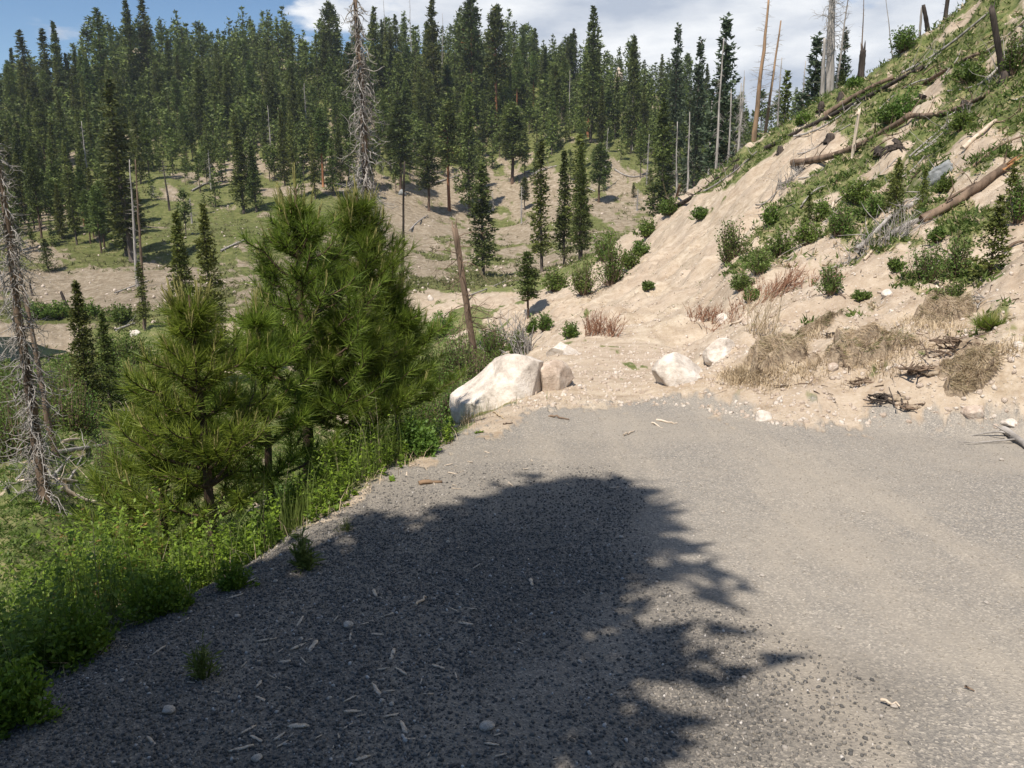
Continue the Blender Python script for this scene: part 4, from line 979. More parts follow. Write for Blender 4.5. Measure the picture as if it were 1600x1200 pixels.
B = [
 (1141, 410, 58, 66, 'rounded willow bush standing on the bare chute of the right hillside', 'willow'), (1412, 186, 46, 40, 'bright round bush between the two long logs on the right hillside', 'bright'),
 (1386, 196, 34, 26, 'small bush touching the bright round one on its left', 'shrub'), (1411, 82, 44, 32, 'round bush on the right skyline against the clouds', 'shrub'), (1203, 352, 36, 30, 'small dark shrub below the bare chute', 'shrub'),
 (1512, 128, 54, 26, 'low dark shrub under the logs near the burnt pole', 'shrub'), (1583, 118, 36, 60, 'tall green shrub right of the burnt pole', 'shrub'), (1310, 372, 46, 52, 'dense green shrub in the middle of the right hillside', 'shrub'),
 (1335, 320, 44, 34, 'shrub under the thick dark log', 'shrub'), (1220, 405, 60, 44, 'leafy shrub on the green rib above the reddish twigs', 'shrub'), (1185, 432, 44, 40, 'lower shrub on the green rib above the reddish twigs', 'willow'),
 (1158, 455, 44, 26, 'lowest shrub of the green rib by the pale log butt', 'willow'), (1262, 382, 50, 34, 'wide shrub right of the willow bush', 'shrub'), (1282, 345, 40, 30, 'shrub behind the wide one right of the willow bush', 'shrub'), (1362, 336, 42, 30, 'shrub left of the big grey log', 'shrub'),
 (1295, 460, 46, 42, 'scraggly half bare bush on the dirt bank', 'willow'), (1490, 480, 34, 40, 'small leafy bush on the crest of the dirt bank at right', 'willow'), (1445, 440, 70, 56, 'pale green shrub at the foot of the right hillside', 'willow'),
 (1492, 432, 44, 60, 'taller pale green shrub at the foot of the right hillside', 'willow'), (1398, 425, 30, 20, 'small tuft of shrub above the bare soil', 'shrub'), (1500, 205, 40, 26, 'low shrub beyond the white log', 'shrub'), (1590, 350, 34, 66, 'green shrub cut by the right edge of the picture', 'shrub'), (1478, 300, 26, 22, 'little shrub below the grey rock', 'shrub'),
 (1465, 378, 36, 20, 'small green patch bush under the torn log', 'shrub'), (1200, 178, 30, 22, 'small bush on the ridge below the orange dead pines', 'shrub'), (1255, 195, 26, 18, 'tiny bush on the right skyline by the dark log', 'shrub'), (1362, 105, 26, 18, 'tiny bush beside the blackened stub', 'shrub'), (1335, 140, 24, 16, 'tiny bush on the skyline left of the blackened stub', 'shrub'),
 (955, 446, 56, 68, 'bright green tall bush at the foot of the bare slope', 'shrub'), (912, 460, 60, 58, 'bright bush left of the tall one at the foot of the bare slope', 'willow'), (870, 455, 50, 36, 'low bush left of the two bright ones', 'shrub'), (985, 420, 40, 30, 'low green bush climbing the edge of the bare slope', 'shrub'), (945, 410, 50, 50, 'bush behind the tall bright one', 'shrub'),
 (1010, 370, 44, 30, 'shrub on the ridge left of the right hillside', 'shrub'), (1045, 340, 40, 26, 'shrub under the dark twiggy log', 'shrub'),
 (851, 518, 30, 32, 'small dark green bush beyond the flat pale rock', 'shrub'), (893, 528, 32, 26, 'low green bush next to the reddish twigs on the track', 'shrub'), (832, 520, 18, 26, 'tiny bush left of the small dark green one', 'shrub'),
 (690, 525, 56, 40, 'round bush behind the young pines at the valley rim', 'bright'), (728, 585, 100, 90, 'large green bush left of the big boulder', 'willow'), (772, 560, 74, 62, 'grey green bush among the dead branches behind the boulder', 'shrub'), (812, 556, 50, 40, 'small grey green bush beside the dead root', 'shrub'), (690, 600, 70, 70, 'low green bush between the pines and the boulder', 'willow'),
 (126, 672, 90, 62, 'rounded bright bush in the valley under the dark firs', 'bright'), (18, 690, 70, 84, 'tall bush at the left edge beside the shaggy dead tree', 'shrub'), (100, 640, 110, 70, 'wide bush in the valley behind the dead tree', 'shrub'), (150, 600, 100, 60, 'green bush near the creek under the firs', 'shrub'), (20, 640, 60, 60, 'bush on the creek bank at the left edge', 'willow'),
 (108, 590, 60, 40, 'creekside bush right of the water', 'shrub'), (215, 640, 70, 70, 'bush in the valley behind the nearest young pine', 'willow'), (60, 500, 44, 22, 'low shrub row piece on the flat by the black stump', 'shrub'), (95, 498, 40, 24, 'low shrub at the foot of the black stump', 'shrub'), (140, 496, 44, 22, 'low shrub right of the black stump', 'shrub'), (190, 505, 50, 26, 'low shrub beyond the dark firs', 'shrub'),
 (1012, 452, 22, 12, 'tiny bush low on the left bare slope', 'willow'), (1095, 345, 34, 20, 'bush touching the dark twiggy log from below', 'shrub'), (1000, 400, 34, 24, 'bush at the left rim of the bare slope', 'shrub'), (1172, 470, 34, 20, 'low bush between the pale log butt and the reddish twigs', 'willow'), (1460, 470, 30, 18, 'tiny bush on the bank left of the leafy one', 'willow'),
 (1345, 470, 30, 14, 'tiny plant tuft on the dirt bank', 'willow'),
]
for b_ in B:
    bush(b_[0], b_[1], b_[2], b_[3], b_[4], b_[5])
for b_ in [(702, 600, 84, 100, 10.5, 'tall yellow green bush filling the gap beside the last young pine', 'bright'), (744, 590, 84, 92, 12.0, 'tall green bush hiding the foot of the broken brown snag', 'willow'), (782, 570, 70, 60, 14.0, 'dark green bush right behind the top of the largest boulder', 'shrub'),
   (30, 720, 100, 100, 15.0, 'dense bush behind the shaggy dead tree at far left', 'shrub'), (110, 700, 110, 90, 19.0, 'broad dark bush under the dead twigs in the valley', 'shrub'), (180, 700, 110, 110, 14.0, 'leafy bush beside the low young pine in the valley', 'willow'), (140, 620, 130, 70, 30.0, 'dark thicket between the creek and the valley firs', 'shrub'), (230, 600, 110, 80, 28.0, 'green thicket behind the tip of the nearest young pine', 'shrub'), (60, 640, 90, 60, 26.0, 'thicket between the dead tree and the creek', 'willow'), (10, 610, 80, 40, 38.0, 'low dark thicket at the near bank of the creek', 'shrub'), (200, 560, 120, 50, 42.0, 'dark thicket below the valley bank', 'shrub'), (300, 600, 120, 90, 24.0, 'dark bush seen between the young pines', 'shrub'), (650, 560, 100, 80, 16.0, 'dark bush behind the rounded young pine', 'shrub')]:
    bush(b_[0], b_[1], b_[2], b_[3], b_[5], b_[6], None, 'shrub', 'shrub', None, b_[4], 130, 34)
tree_px('young', 1545, 432, 292, 'bushy green sapling at the foot of the right hillside, largest there', None, None, 1.05)
tree_px('young', 1395, 350, 238, 'thin two tiered sapling left of the grey rock', None, None, .8)
tree_px('young', 1395, 322, 290, 'small sapling hugging the stem of the two tiered one', None, None, 1.4)
tree_px('young', 1440, 330, 262, 'narrow sapling standing against the grey rock', None, None, .8)
tree_px('young', 1262, 350, 296, 'dark sapling beside the wide shrub', None, None, 1)
tree_px('young', 1575, 330, 270, 'sapling near the right edge above the largest one', None, None, 1)
tree_px('young', 75, 425, 372, 'small rounded pine above the tan bank at left', None, None, 1.2)
for i, (px, pb, pt) in enumerate([(980, 240, 215), (1000, 255, 228), (1015, 300, 262), (990, 310, 285), (1035, 275, 245), (965, 215, 190), (760, 280, 262), (905, 330, 310), (210, 390, 372)]):
    tree_px('young', px, pb, pt, 'little bright green conifer on the far slope', None, 'little conifers scattered on the far slope', 1.2)

# willow twigs
def twigs(px, pb, wpx, hpx, n, label, lean=0.0, mat='twig', thick=1.0, r=None, spread=1.0):
    q = hit(px, pb, 4) if r is None else at_r(px, pb, r); x, y, z, r = q; g = np.random.default_rng(int(px)); mb = MB(); w_, h = wpx / F * r, hpx / F * r
    for i in range(n):
        o = np.array([g.uniform(-.5, .5) * w_ * .8, g.uniform(-.3, .3) * w_, 0]); o[2] = float(H(x + o[0], y + o[1])) - z - .02
        hh = h * g.uniform(.45, 1.1); a = g.uniform(0, 6.28); d = norm(np.array([math.cos(a) * .35 * spread + lean, math.sin(a) * .3 * spread, 1])); pts = [o]
        for k in range(5): d = norm(d + g.normal(size=3) * .10); pts.append(pts[-1] + d * hh / 5)
        rr = thick * 1.1 / F * r / 2; mb.tube(pts, np.linspace(rr, rr * .4, 6), 3, cap=False)
        for k in range(2):
            o2 = pts[int(g.integers(2, 5))]; d2 = norm(d + g.normal(size=3) * .4); mb.tube([o2, o2 + d2 * hh * .15, o2 + d2 * hh * .3], [rr * .6, rr * .5, rr * .3], 3, cap=False)
    e = mb.build('bare_shrub', M[mat], None, loc=(x, y, z)); tag(e, label, 'shrub')
twigs(1150, 490, 130, 26, 110, 'low tangle of reddish twigs in front of the green rib', .25, spread=1.6)
twigs(1215, 455, 60, 44, 70, 'dense reddish brown twigs leaning right above the dirt bank', .5)
twigs(1188, 525, 56, 80, 34, 'tall thin upright stems on the crest of the near dirt bank', .05, 'drygrass')
twigs(938, 522, 66, 36, 110, 'reddish twigs at the far end of the dirt track', .15, spread=1.4)
twigs(1100, 500, 60, 26, 60, 'pale brown twigs on the slope left of the reddish tangle', .1, spread=1.4)
twigs(1280, 440, 70, 22, 50, 'thin brownish twigs on the dirt above the scraggly bush', .3, spread=1.6)
twigs(1385, 382, 60, 50, 70, 'grey tangle of dead branches at the lower end of the big grey log', .5, 'grey_wood', spread=2)
twigs(1340, 405, 40, 26, 40, 'grey brush left of the lower end of the big grey log', .4, 'grey_wood', spread=2)
twigs(1510, 180, 70, 24, 60, 'grey brush pile between the thin poles at the upper right', .6, 'grey_wood', spread=2)
twigs(1230, 290, 40, 26, 50, 'grey brush hanging at the right edge of the bare chute', .5, 'grey_wood', spread=2)
twigs(790, 545, 70, 60, 60, 'tangle of grey dead branches behind the big boulder', -.1, 'grey_wood', thick=1.6, spread=2.2)
twigs(820, 556, 30, 46, 30, 'upturned grey dead root beside the big boulder', -.2, 'grey_wood', thick=2.2, spread=1)

# ------------------------------------------------------------------ rocks
def rock(px, pb, wpx, hpx, r, label, mat='boulder', seed=1, depth=.9, rot=(0, 0, 0), sub=5, sink=.12, name='boulder', cuts=10, rough=.05, group=None):
    if r is None: x, y, z, r = hit(px, pb, 2)
    else: x, y, z, r = at_r(px, pb, r)
    w_, h = wpx / F * r, hpx / F * r
    v, f = rock_arrays((1, 1, 1), seed, sub, cuts, rough); v = v @ rotm(*rot).T
    v = (v - (v.max(0) + v.min(0)) / 2) / (v.max(0) - v.min(0)) * np.array([w_ * 1.05, w_ * depth, h * 1.8]); v[:, 2] += h * .1
    o = mk(name, v, f, M[mat], smooth=False, loc=(x, y, z)); 
    me = o.data; 
    tag(o, label, 'rock' if name != 'boulder' else 'boulder', group); return o, (x, y, z, w_, h)
# the large boulder: low nose on the left, high blunt end on the right with a dark facet
x, y, z, r = hit(778, 630, 3); w_, h = 158 / F * r, 80 / F * r
v, f = bmesh_ico(6); v = v.copy()
for n_, d_ in (((.90, -.30, .05), .74), ((.05, -.55, .83), .74), ((-.42, -.40, .81), .70), ((.25, .1, .96), .78), ((.62, -.66, .40), .80), ((-.72, -.25, .65), .56), ((-.1, -.93, .35), .84), ((.2, .9, .4), .8)):
    n_ = np.array(n_) / np.linalg.norm(n_); e_ = v @ n_ - d_; v -= np.maximum(e_, 0)[:, None] * n_ * .97
v[:, 2] *= 1 - .78 * sstep(.35, -1.0, v[:, 0]) * (v[:, 2] > -.2); v[:, 0] += .10 * v[:, 2]
v *= (1 + .05 * fbm(v[:, 0] * 2.2 + 9, v[:, 1] * 2 + v[:, 2] * 2, 4) + .018 * fbm(v[:, 0] * 9, v[:, 1] * 9 + v[:, 2] * 8, 4))[:, None]
v[:, 2] -= .035 * np.maximum(0, 1 - np.abs(v[:, 0] * .9 + v[:, 2] * .5 - .1 + .1 * fbm(v[:, 0] * 4, v[:, 2] * 4, 2)) / .06) 
v = (v - (v.max(0) + v.min(0)) / 2) / (v.max(0) - v.min(0)) * np.array([w_, w_ * .75, h * 1.9]); v[:, 2] += h * .05
tag(mk('boulder', v, f, M['boulder'], smooth=False, loc=(x, y, z)), 'largest pale boulder at the far left corner of the gravel, with a dark right facet', 'boulder')
rock(868, 606, 56, 46, None, 'tan boulder leaning against the right end of the largest pale boulder', 'boulder_tan', 12, .9, (.2, .3, .4))
rock(880, 554, 52, 20, None, 'flat pale slab rock on the dirt track beyond the largest boulder', 'boulder', 13, .6, (0, .1, 0))
rock(1062, 594, 82, 42, None, 'pale slab boulder tilted against the dirt bank right of the track', 'boulder', 14, .7, (.1, .25, .2))
rock(1125, 556, 52, 28, None, 'rounded white boulder above and right of the tilted slab', 'boulder', 15, .8, (0, .1, .9))
rock(1194, 656, 28, 15, None, 'small white stone lying at the edge of the gravel', 'boulder', 16, .8, sub=3)
rock(838, 594, 14, 8, None, 'small flat stone at the foot of the tan boulder', 'boulder_tan', 17, sub=3)
rock(881, 618, 10, 5, None, 'tiny white stone in front of the tan boulder', 'boulder', 18, sub=3)
rock(1466, 284, 50, 28, None, 'blue grey rock outcrop on the right hillside', 'greyrock', 33, 1.3, (.1, .5, .3), sub=5, sink=.6, cuts=14, rough=.22)
rock(1300, 580, 16, 10, None, 'small round stone below the sod clumps', 'boulder_tan', 20, sub=3)
rock(1268, 596, 12, 8, None, 'smaller stone left of the round one below the sod clumps', 'boulder_tan', 21, sub=3)
rock(1385, 463, 15, 8, None, 'small white stone high on the dirt bank', 'boulder', 22, sub=3)
rock(1576, 664, 18, 8, None, 'white stone at the right end of the gravel edge', 'boulder', 23, sub=3)
rock(1592, 545, 16, 10, None, 'pale stone by the tiny seedling at the right edge', 'boulder', 24, sub=3)
rock(1128, 500, 20, 10, None, 'pale flat stone under the reddish twigs', 'boulder', 25, sub=3)
rock(1168, 505, 18, 10, None, 'pale blocky stone right of the flat one under the reddish twigs', 'boulder_tan', 26, sub=3)
rock(1520, 650, 26, 14, None, 'tan lump of rock low on the dirt bank at right', 'boulder_tan', 27, sub=3)
rock(212, 524, 14, 8, None, 'white rock on the valley bank behind the dark firs', 'boulder', 28, sub=3, name='boulder')
rock(110, 494, 9, 5, None, 'small white rock on the green flat at left', 'boulder', 29, sub=2)
rock(673, 470, 10, 8, None, 'pale rock at the foot of the far slope behind the pines', 'boulder', 30, sub=2)
rock(629, 305, 12, 9, None, 'dark grey rock on the tan far slope', 'greyrock', 31, sub=3, name='boulder')
rock(965, 150, 16, 40, None, 'pale cliff like rock on the ridge', 'boulder_tan', 32, sub=3, name='boulder')

# ------------------------------------------------------------------ torn sod and twig piles on the dirt bank
def sod(px, pb, wpx, hpx, label, seed, green=.25):
    x, y, z, r = hit(px, pb - hpx * .35, 3); w_ = wpx / F * r; h = hpx / F * r * .55; g = np.random.default_rng(seed)
    nx, ny = 90, 64; U, V_ = np.meshgrid(np.linspace(-.8, .8, nx), np.linspace(-.75, .75, ny), indexing='ij')
    def surf(u, v):
        rr = np.hypot(u * 1.9, v * 2.3); m_ = sstep(1.0, .72, rr + fbm(u * 3.1 + seed, v * 3.1, 4) * .75)
        gx, gy = u * w_, v * w_ * .8; zz = H(x + gx, y + gy) - z
        return gx, gy, zz + m_ * h * (.75 + .9 * fbm(u * 4 + seed, v * 4, 4)) + m_ * .015 - .012, m_
    gx, gy, gz, m_ = surf(U, V_); v = np.stack([gx, gy, gz], -1).reshape(-1, 3); ix = np.arange(nx * ny).reshape(nx, ny)
    f = np.stack([ix[:-1, :-1], ix[1:, :-1], ix[1:, 1:], ix[:-1, 1:]], -1); f = f[(m_[:-1, :-1] > .01) | (m_[1:, 1:] > .01)]
    e = empty('sod_clump', (x, y, z), label, 'sod clump'); mk('soil', v, f.reshape(-1, 4), M['soil'], e, smooth=True)
    for nm, mt, n, ln in (('dead_grass', 'drygrass', 9000, .085), ('green_grass', 'grass', int(6000 * green), .075)):
        u = g.uniform(-.75, .75, n); q = g.uniform(-.7, .7, n); gx, gy, gz, m_ = surf(u, q); k = m_ > .45 + .5 * fbm(u * 6, q * 6 + seed, 3)
        if nm == 'green_grass': k &= fbm(u * 3 + seed * 2, q * 3, 3) > 0
        c = np.stack([gx, gy, gz], -1)[k]; n2 = len(c); sw = fbm(u[k] * 5 + seed, q[k] * 5, 3)
        d = norm(g.normal(size=(n2, 3)) * .28 + np.stack([sw * 2.2, -.8 - 0 * sw, .05 - 0 * sw], -1)) * g.uniform(.5, 1.3, n2)[:, None] * ln
        d[:, 2] += np.where(nm == 'green_grass', .02, .0)
        mb = MB(); mb.tris(c, d, norm(np.cross(d, g.normal(size=(n2, 3)))) * .0024); mb.build(nm, M[mt], e)
    mb = MB()
    for k in range(50):                           # roots hanging from the torn edge
        a = g.uniform(-2.7, -.4); gx, gy, gz, m_ = surf(np.array([math.cos(a) * .46]), np.array([math.sin(a) * .36])); pts = [np.array([gx[0], gy[0], gz[0] + .01])]; d = np.array([math.cos(a) * .5, math.sin(a) * .5, -.3])
        for q in range(4): d = norm(d + g.normal(size=3) * .5); pts.append(pts[-1] + d * .028)
        mb.tube(pts, np.linspace(.0035, .0015, 5), 3, cap=False)
    mb.build('roots', M['brown_wood'], e)
sod(1212, 584, 112, 56, 'torn sod clump with long dead grass and roots nearest the slab boulder', 201, .2)
sod(1262, 540, 70, 34, 'green and straw sod clump on top of the nearest one', 202, .8)
sod(1350, 560, 120, 52, 'wide sod clump with mixed green and dead grass in the middle of the bank', 203, .6)
sod(1512, 588, 80, 26, 'low smooth mound of combed dead grass on the bank at right', 204, .05)
sod(1475, 505, 90, 36, 'dead grass sod under the small leafy bush at right', 205, .2)
def pile(px, pb, wpx, hpx, n, label, seed, mat='brown_wood'):
    x, y, z, r = hit(px, pb, 3); w_, h = wpx / F * r, hpx / F * r; g = np.random.default_rng(seed); mb = MB()
    e = empty('brush_pile', (x, y, z), label, 'brush pile')
    for i in range(n):
        o = np.array([g.normal() * w_ * .25, g.normal() * w_ * .12, g.uniform(0, h) * .6]); a = g.uniform(-.6, 3.7); d = norm(np.array([math.cos(a), math.sin(a) * .5, g.uniform(-.1, .5)])); L_ = w_ * g.uniform(.15, .5); pts = [o - d * L_ / 2]
        for q in range(4): pts.append(pts[-1] + d * L_ / 4); d = norm(d + g.normal(size=3) * .18)
        rr = g.uniform(.004, .013); mb.tube(pts, np.linspace(rr, rr * .5, 5), 5)
    mb.build('sticks', M[mat], e)
    v, f = rock_arrays((w_ * .5, w_ * .3, h * .6), seed, 3, 4, .2); v = v + np.array([w_ * .2, 0, h * .15]); mk('root_ball', v, f, M['soil'], e)
pile(1490, 556, 84, 44, 46, 'largest pile of dark branches and root on the right bank', 301)
pile(1440, 585, 66, 18, 40, 'flat scatter of brown bark strips below the largest branch pile', 302)
pile(1385, 628, 62, 18, 26, 'dark sticks half buried at the foot of the bank', 303, 'dark_wood')
pile(1297, 528, 22, 12, 12, 'small dark root between the sod clumps', 304, 'dark_wood')
pile(1350, 600, 40, 10, 14, 'few brown twigs on the bank under the wide sod clump', 305)
pile(1420, 640, 44, 8, 16, 'thin dead twigs right of the half buried sticks', 306)
pile(1530, 475, 60, 16, 22, 'sticks on top of the bank at right', 307, 'grey_wood')
pile(820, 470, 40, 10, 12, 'small grey sticks on the far dirt toe', 308, 'grey_wood')
log_px((1566, 676), (1606, 706), 13, 'weathered grey piece of wood at the right end of the gravel', 'grey_wood', name='driftwood_log', stubs=3, rmin=3, sag=0)
log_px((1462, 450), (1478, 468), 4, 'small bleached stick on the bank by the leafy bush', 'pale_wood', rmin=4, sag=0)

# ------------------------------------------------------------------ the leafy verge
def sample_area(n, x0, x1, y0, y1, g):
    x = g.uniform(x0, x1, n); y = g.uniform(y0, y1, n); return x, y
def leafy(name, sel, nleaf, leaf, hmin, hmax, mat, seed, label, stem='shrub', n=30000, parent=None):
    g = np.random.default_rng(seed); x, y = sample_area(n, -5.5, 1.0, -1.5, 8.5, g); sd_ = road_sd(x, y); k = sel(x, y, sd_, g); x, y, sd_ = x[k], y[k], sd_[k]
    z = H(x, y); hn = g.uniform(hmin, hmax, len(x)) * (.75 + .6 * (fbm(x * 1.3, y * 1.3, 3) + .5)) * sstep(.10, -.35, sd_) ** .5
    ln_ = g.normal(size=(len(x), 2)) * .22
    t = g.uniform(.12, 1.0, (len(x), nleaf)); 
    c = np.stack([x[:, None] + ln_[:, :1] * hn[:, None] * t * t, y[:, None] + ln_[:, 1:] * hn[:, None] * t * t, z[:, None] + hn[:, None] * t], -1).reshape(-1, 3)
    m_ = len(c); a = g.uniform(0, 6.28, m_); el = g.uniform(-.35, .9, m_); d = np.stack([np.cos(a) * np.cos(el), np.sin(a) * np.cos(el), np.sin(el)], -1)
    L_ = leaf * g.uniform(.6, 1.25, m_) * (1.15 - .45 * t.ravel()); w_ = norm(np.cross(d, np.array([0, 0, 1.0])) + g.normal(size=(m_, 3)) * .35)
    mb = MB(); mb.quads(c, d * L_[:, None], w_ * (L_ * .26)[:, None])
    o = mb.build(name, M[mat], parent)
    if label: tag(o, label, 'plants', kind='stuff')
    sb = MB(); b0 = np.stack([x, y, z - .01], -1); tp = np.stack([ln_[:, 0] * hn, ln_[:, 1] * hn, hn], -1); sb.tris(b0, tp, np.stack([np.full(len(x), .0022), np.zeros(len(x)), np.zeros(len(x))], -1))
    sb.build('stems', M[stem], o); return o
VN = lambda x, y, s=1.0, o=0.0: fbm(x * s + o, y * s, 3)
side = lambda x, y: (x < .2)
vo = leafy('verge_plants', lambda x, y, s, g: side(x, y) & (s < .03 + .34 * VN(x, y, 2.2) + .2 * VN(x, y, 7)) & (s > -2.3) & (y < 6.6) & (VN(x, y, 1.6) > -.42) & (g.random(len(x)) < .8), 20, .038, .26, .56, 'verge', 1, 'band of low leafy green plants growing along the left edge of the gravel', n=26000)
leafy('reddish_tips', lambda x, y, s, g: side(x, y) & (s < -.35) & (s > -1.5) & (y < 5.6) & (VN(x, y, 1.1, 8) > .12), 12, .030, .42, .58, 'verge_red', 2, None, n=3500, parent=vo, stem='verge_red')
leafy('shaded_feathery_plants', lambda x, y, s, g: side(x, y) & (s > -.30) & (s < .16) & (y < 3.3) & (VN(x, y, 2.4, 3) > .0), 26, .022, .07, .19, 'grass', 3, 'fine feathery plants along the shaded edge of the gravel', n=26000)
# tall grass at the rim and blades along the edge
def blades(name, x, y, hmin, hmax, wd, mat, seed, label, parent=None, lean=.35):
    g = np.random.default_rng(seed); n = len(x); z = H(x, y); h = g.uniform(hmin, hmax, n); a = g.uniform(0, 6.28, n); l_ = g.uniform(.05, lean, n)
    m1 = np.stack([np.cos(a) * l_ * h * .3, np.sin(a) * l_ * h * .3, h * .6], -1); m2 = np.stack([np.cos(a) * l_ * h, np.sin(a) * l_ * h, h * .95], -1); b0 = np.stack([x, y, z - .01], -1)
    w_ = np.stack([-np.sin(a), np.cos(a), 0 * a], -1) * (wd * g.uniform(.6, 1.2, n))[:, None]
    v = np.stack([b0 - w_, b0 + w_, b0 + m1 + w_ * .7, b0 + m1 - w_ * .7, b0 + m2], 1).reshape(-1, 3); i = np.arange(n)[:, None] * 5
    o = mk(name, v, [i + np.array([[3, 2, 4]]), i + np.array([[0, 1, 2, 3]])], M[mat], parent)
    if label: tag(o, label, 'grass', kind='stuff')
    return o
g = np.random.default_rng(77)
x, y = sample_area(60000, -4.5, .6, 1, 8, g); s_ = road_sd(x, y); px, py = project(x, y, H(x, y))
k = (s_ < -.02) & (s_ > -1.6) & (y > 4.3) & (y < 7.2) & (px > 440) & (px < 675) & (g.random(len(x)) < .65); blades('tall_grass', x[k], y[k], .14, .34, .0028, 'grass', 1, 'bright tall grass between the young pines and the far part of the gravel')
k = (s_ < .10) & (s_ > -.25) & (g.random(len(x)) < .12) & (VN(x, y, 3, 2) > .05); blades('edge_grass', x[k], y[k], .05, .20, .0024, 'grass', 2, 'thin grass blades along the ragged edge of the gravel')
k = (s_ < .16) & (s_ > -.40) & (g.random(len(x)) < .10); blades('dry_edge_litter', x[k], y[k], .04, .13, .0022, 'drygrass', 4, 'dry straw litter where the gravel crumbles into the verge', lean=1.6)
gx, gy = [], []
for q_ in ((1212, 590, 60), (1290, 560, 70), (1350, 572, 60), (1500, 600, 60), (1470, 512, 60), (1240, 540, 50), (1390, 540, 60), (1540, 560, 50), (1160, 590, 30)):
    X_, Y_, Z_, R_ = hit(q_[0], q_[1], 3); s2_ = q_[2] / F * R_ * .6; m_ = 900; gx.append(X_ + g.normal(size=m_) * s2_); gy.append(Y_ + g.normal(size=m_) * s2_)
gx, gy = np.concatenate(gx), np.concatenate(gy); k = (road_sd(gx, gy) < -.25) & (fbm(gx * 2.5, gy * 2.5, 3) > -.08)
blades('dead_grass_litter', gx[k], gy[k], .04, .14, .0035, 'drygrass', 5, 'flattened straw coloured dead grass strewn over the dirt bank', lean=1.9)
k = (s_ < .02) & (s_ > -1.5) & (y < 6.5) & (px < 665) & (g.random(len(x)) < .11); blades('verge_grass', x[k], y[k], .22, .60, .0024, 'grass', 6, 'long grass blades standing among the leafy verge plants', lean=.6)
k = (s_ < -.05) & (s_ > -1.5) & (y < 6.5) & (px < 665) & (g.random(len(x)) < .014); blades('dry_verge_stalks', x[k], y[k], .30, .62, .0022, 'drygrass', 7, 'dead straw stalks sticking out of the leafy verge plants', lean=.4)
lt = MB(); n = 900; az = g.uniform(R(2), R(42), n); r = np.exp(g.uniform(math.log(7), math.log(26), n)); lx, ly = r * np.sin(az), r * np.cos(az); k = (road_sd(lx, ly) < -.05) & (track(lx, ly) < .2) & (fbm(lx * .9 + 4, ly * .9, 3) > -.1); lx, ly = lx[k], ly[k]; lz = H(lx, ly)
for i in range(len(lx)):
    a = g.uniform(0, 6.28); L_ = g.uniform(.03, .18) * (.5 + r[i] / 25); p_ = np.array([[lx[i] + math.cos(a) * L_ * q, ly[i] + math.sin(a) * L_ * q, 0] for q in (-.5, 0, .5)]); p_[:, 2] = H(p_[:, 0], p_[:, 1]) + .008 + g.random() * .02
    lt.tube(p_, np.array([1, .8, .4]) * g.uniform(.002, .008), 4)
tag(lt.build('twig_litter', M['brown_wood']), 'small dead twigs and bark bits strewn over the dirt bank', 'twigs', kind='stuff')
# single plants that stand out
bush(650, 712, 86, 62, 'lush leafy bush at the gravel edge below the last young pine', 'bright', 6, 'leafy_plant', 'plant', None, None, 130, 40, 'verge')
bush(520, 772, 84, 56, 'bright lance leaved clump spilling onto the gravel', 'bright', 7, 'leafy_plant', 'plant', None, None, 120, 34, 'verge')
bush(455, 806, 80, 50, 'second bright clump left of the lance leaved one', 'bright', 7, 'leafy_plant', 'plant', None, None, 100, 34, 'verge')
bush(365, 920, 70, 50, 'feathery weed in the shade on the gravel edge', 'verge', 6, 'weed', 'weed', None, None, 60, 20, 'verge')
bush(475, 890, 44, 66, 'spiky grassy weed standing alone in the shaded gravel', 'grass', 20, 'weed', 'weed', None, None, 60, 5, 'grass')
bush(318, 1060, 44, 60, 'thin weed growing in the middle of the shaded gravel', 'grass', 20, 'weed', 'weed', None, None, 36, 5, 'grass')
bush(250, 960, 130, 70, 'dark spreading weed where the shade meets the verge', 'verge', 7, 'weed', 'weed', None, None, 90, 26, 'verge')
bush(120, 1030, 150, 90, 'broad leafy clump in deep shade at lower left', 'verge', 8, 'weed', 'weed', None, None, 110, 26, 'verge')
bush(30, 1130, 130, 100, 'leafy clump in the shaded lower left corner', 'verge', 9, 'weed', 'weed', None, None, 90, 26, 'verge')
bush(540, 830, 30, 22, 'tiny weed at the edge of the big shadow', 'grass', 6, 'weed', 'weed', None, None, 24, 8, 'grass')
bush(730, 662, 22, 24, 'dry little weed in front of the largest boulder', 'drygrass', 5, 'weed', 'weed', None, None, 24, 8, 'drygrass')
bush(660, 660, 60, 50, 'seeding grass tuft beside the pine shadow', 'grass', 7, 'grass_tuft', 'grass', None, None, 60, 10, 'grass')

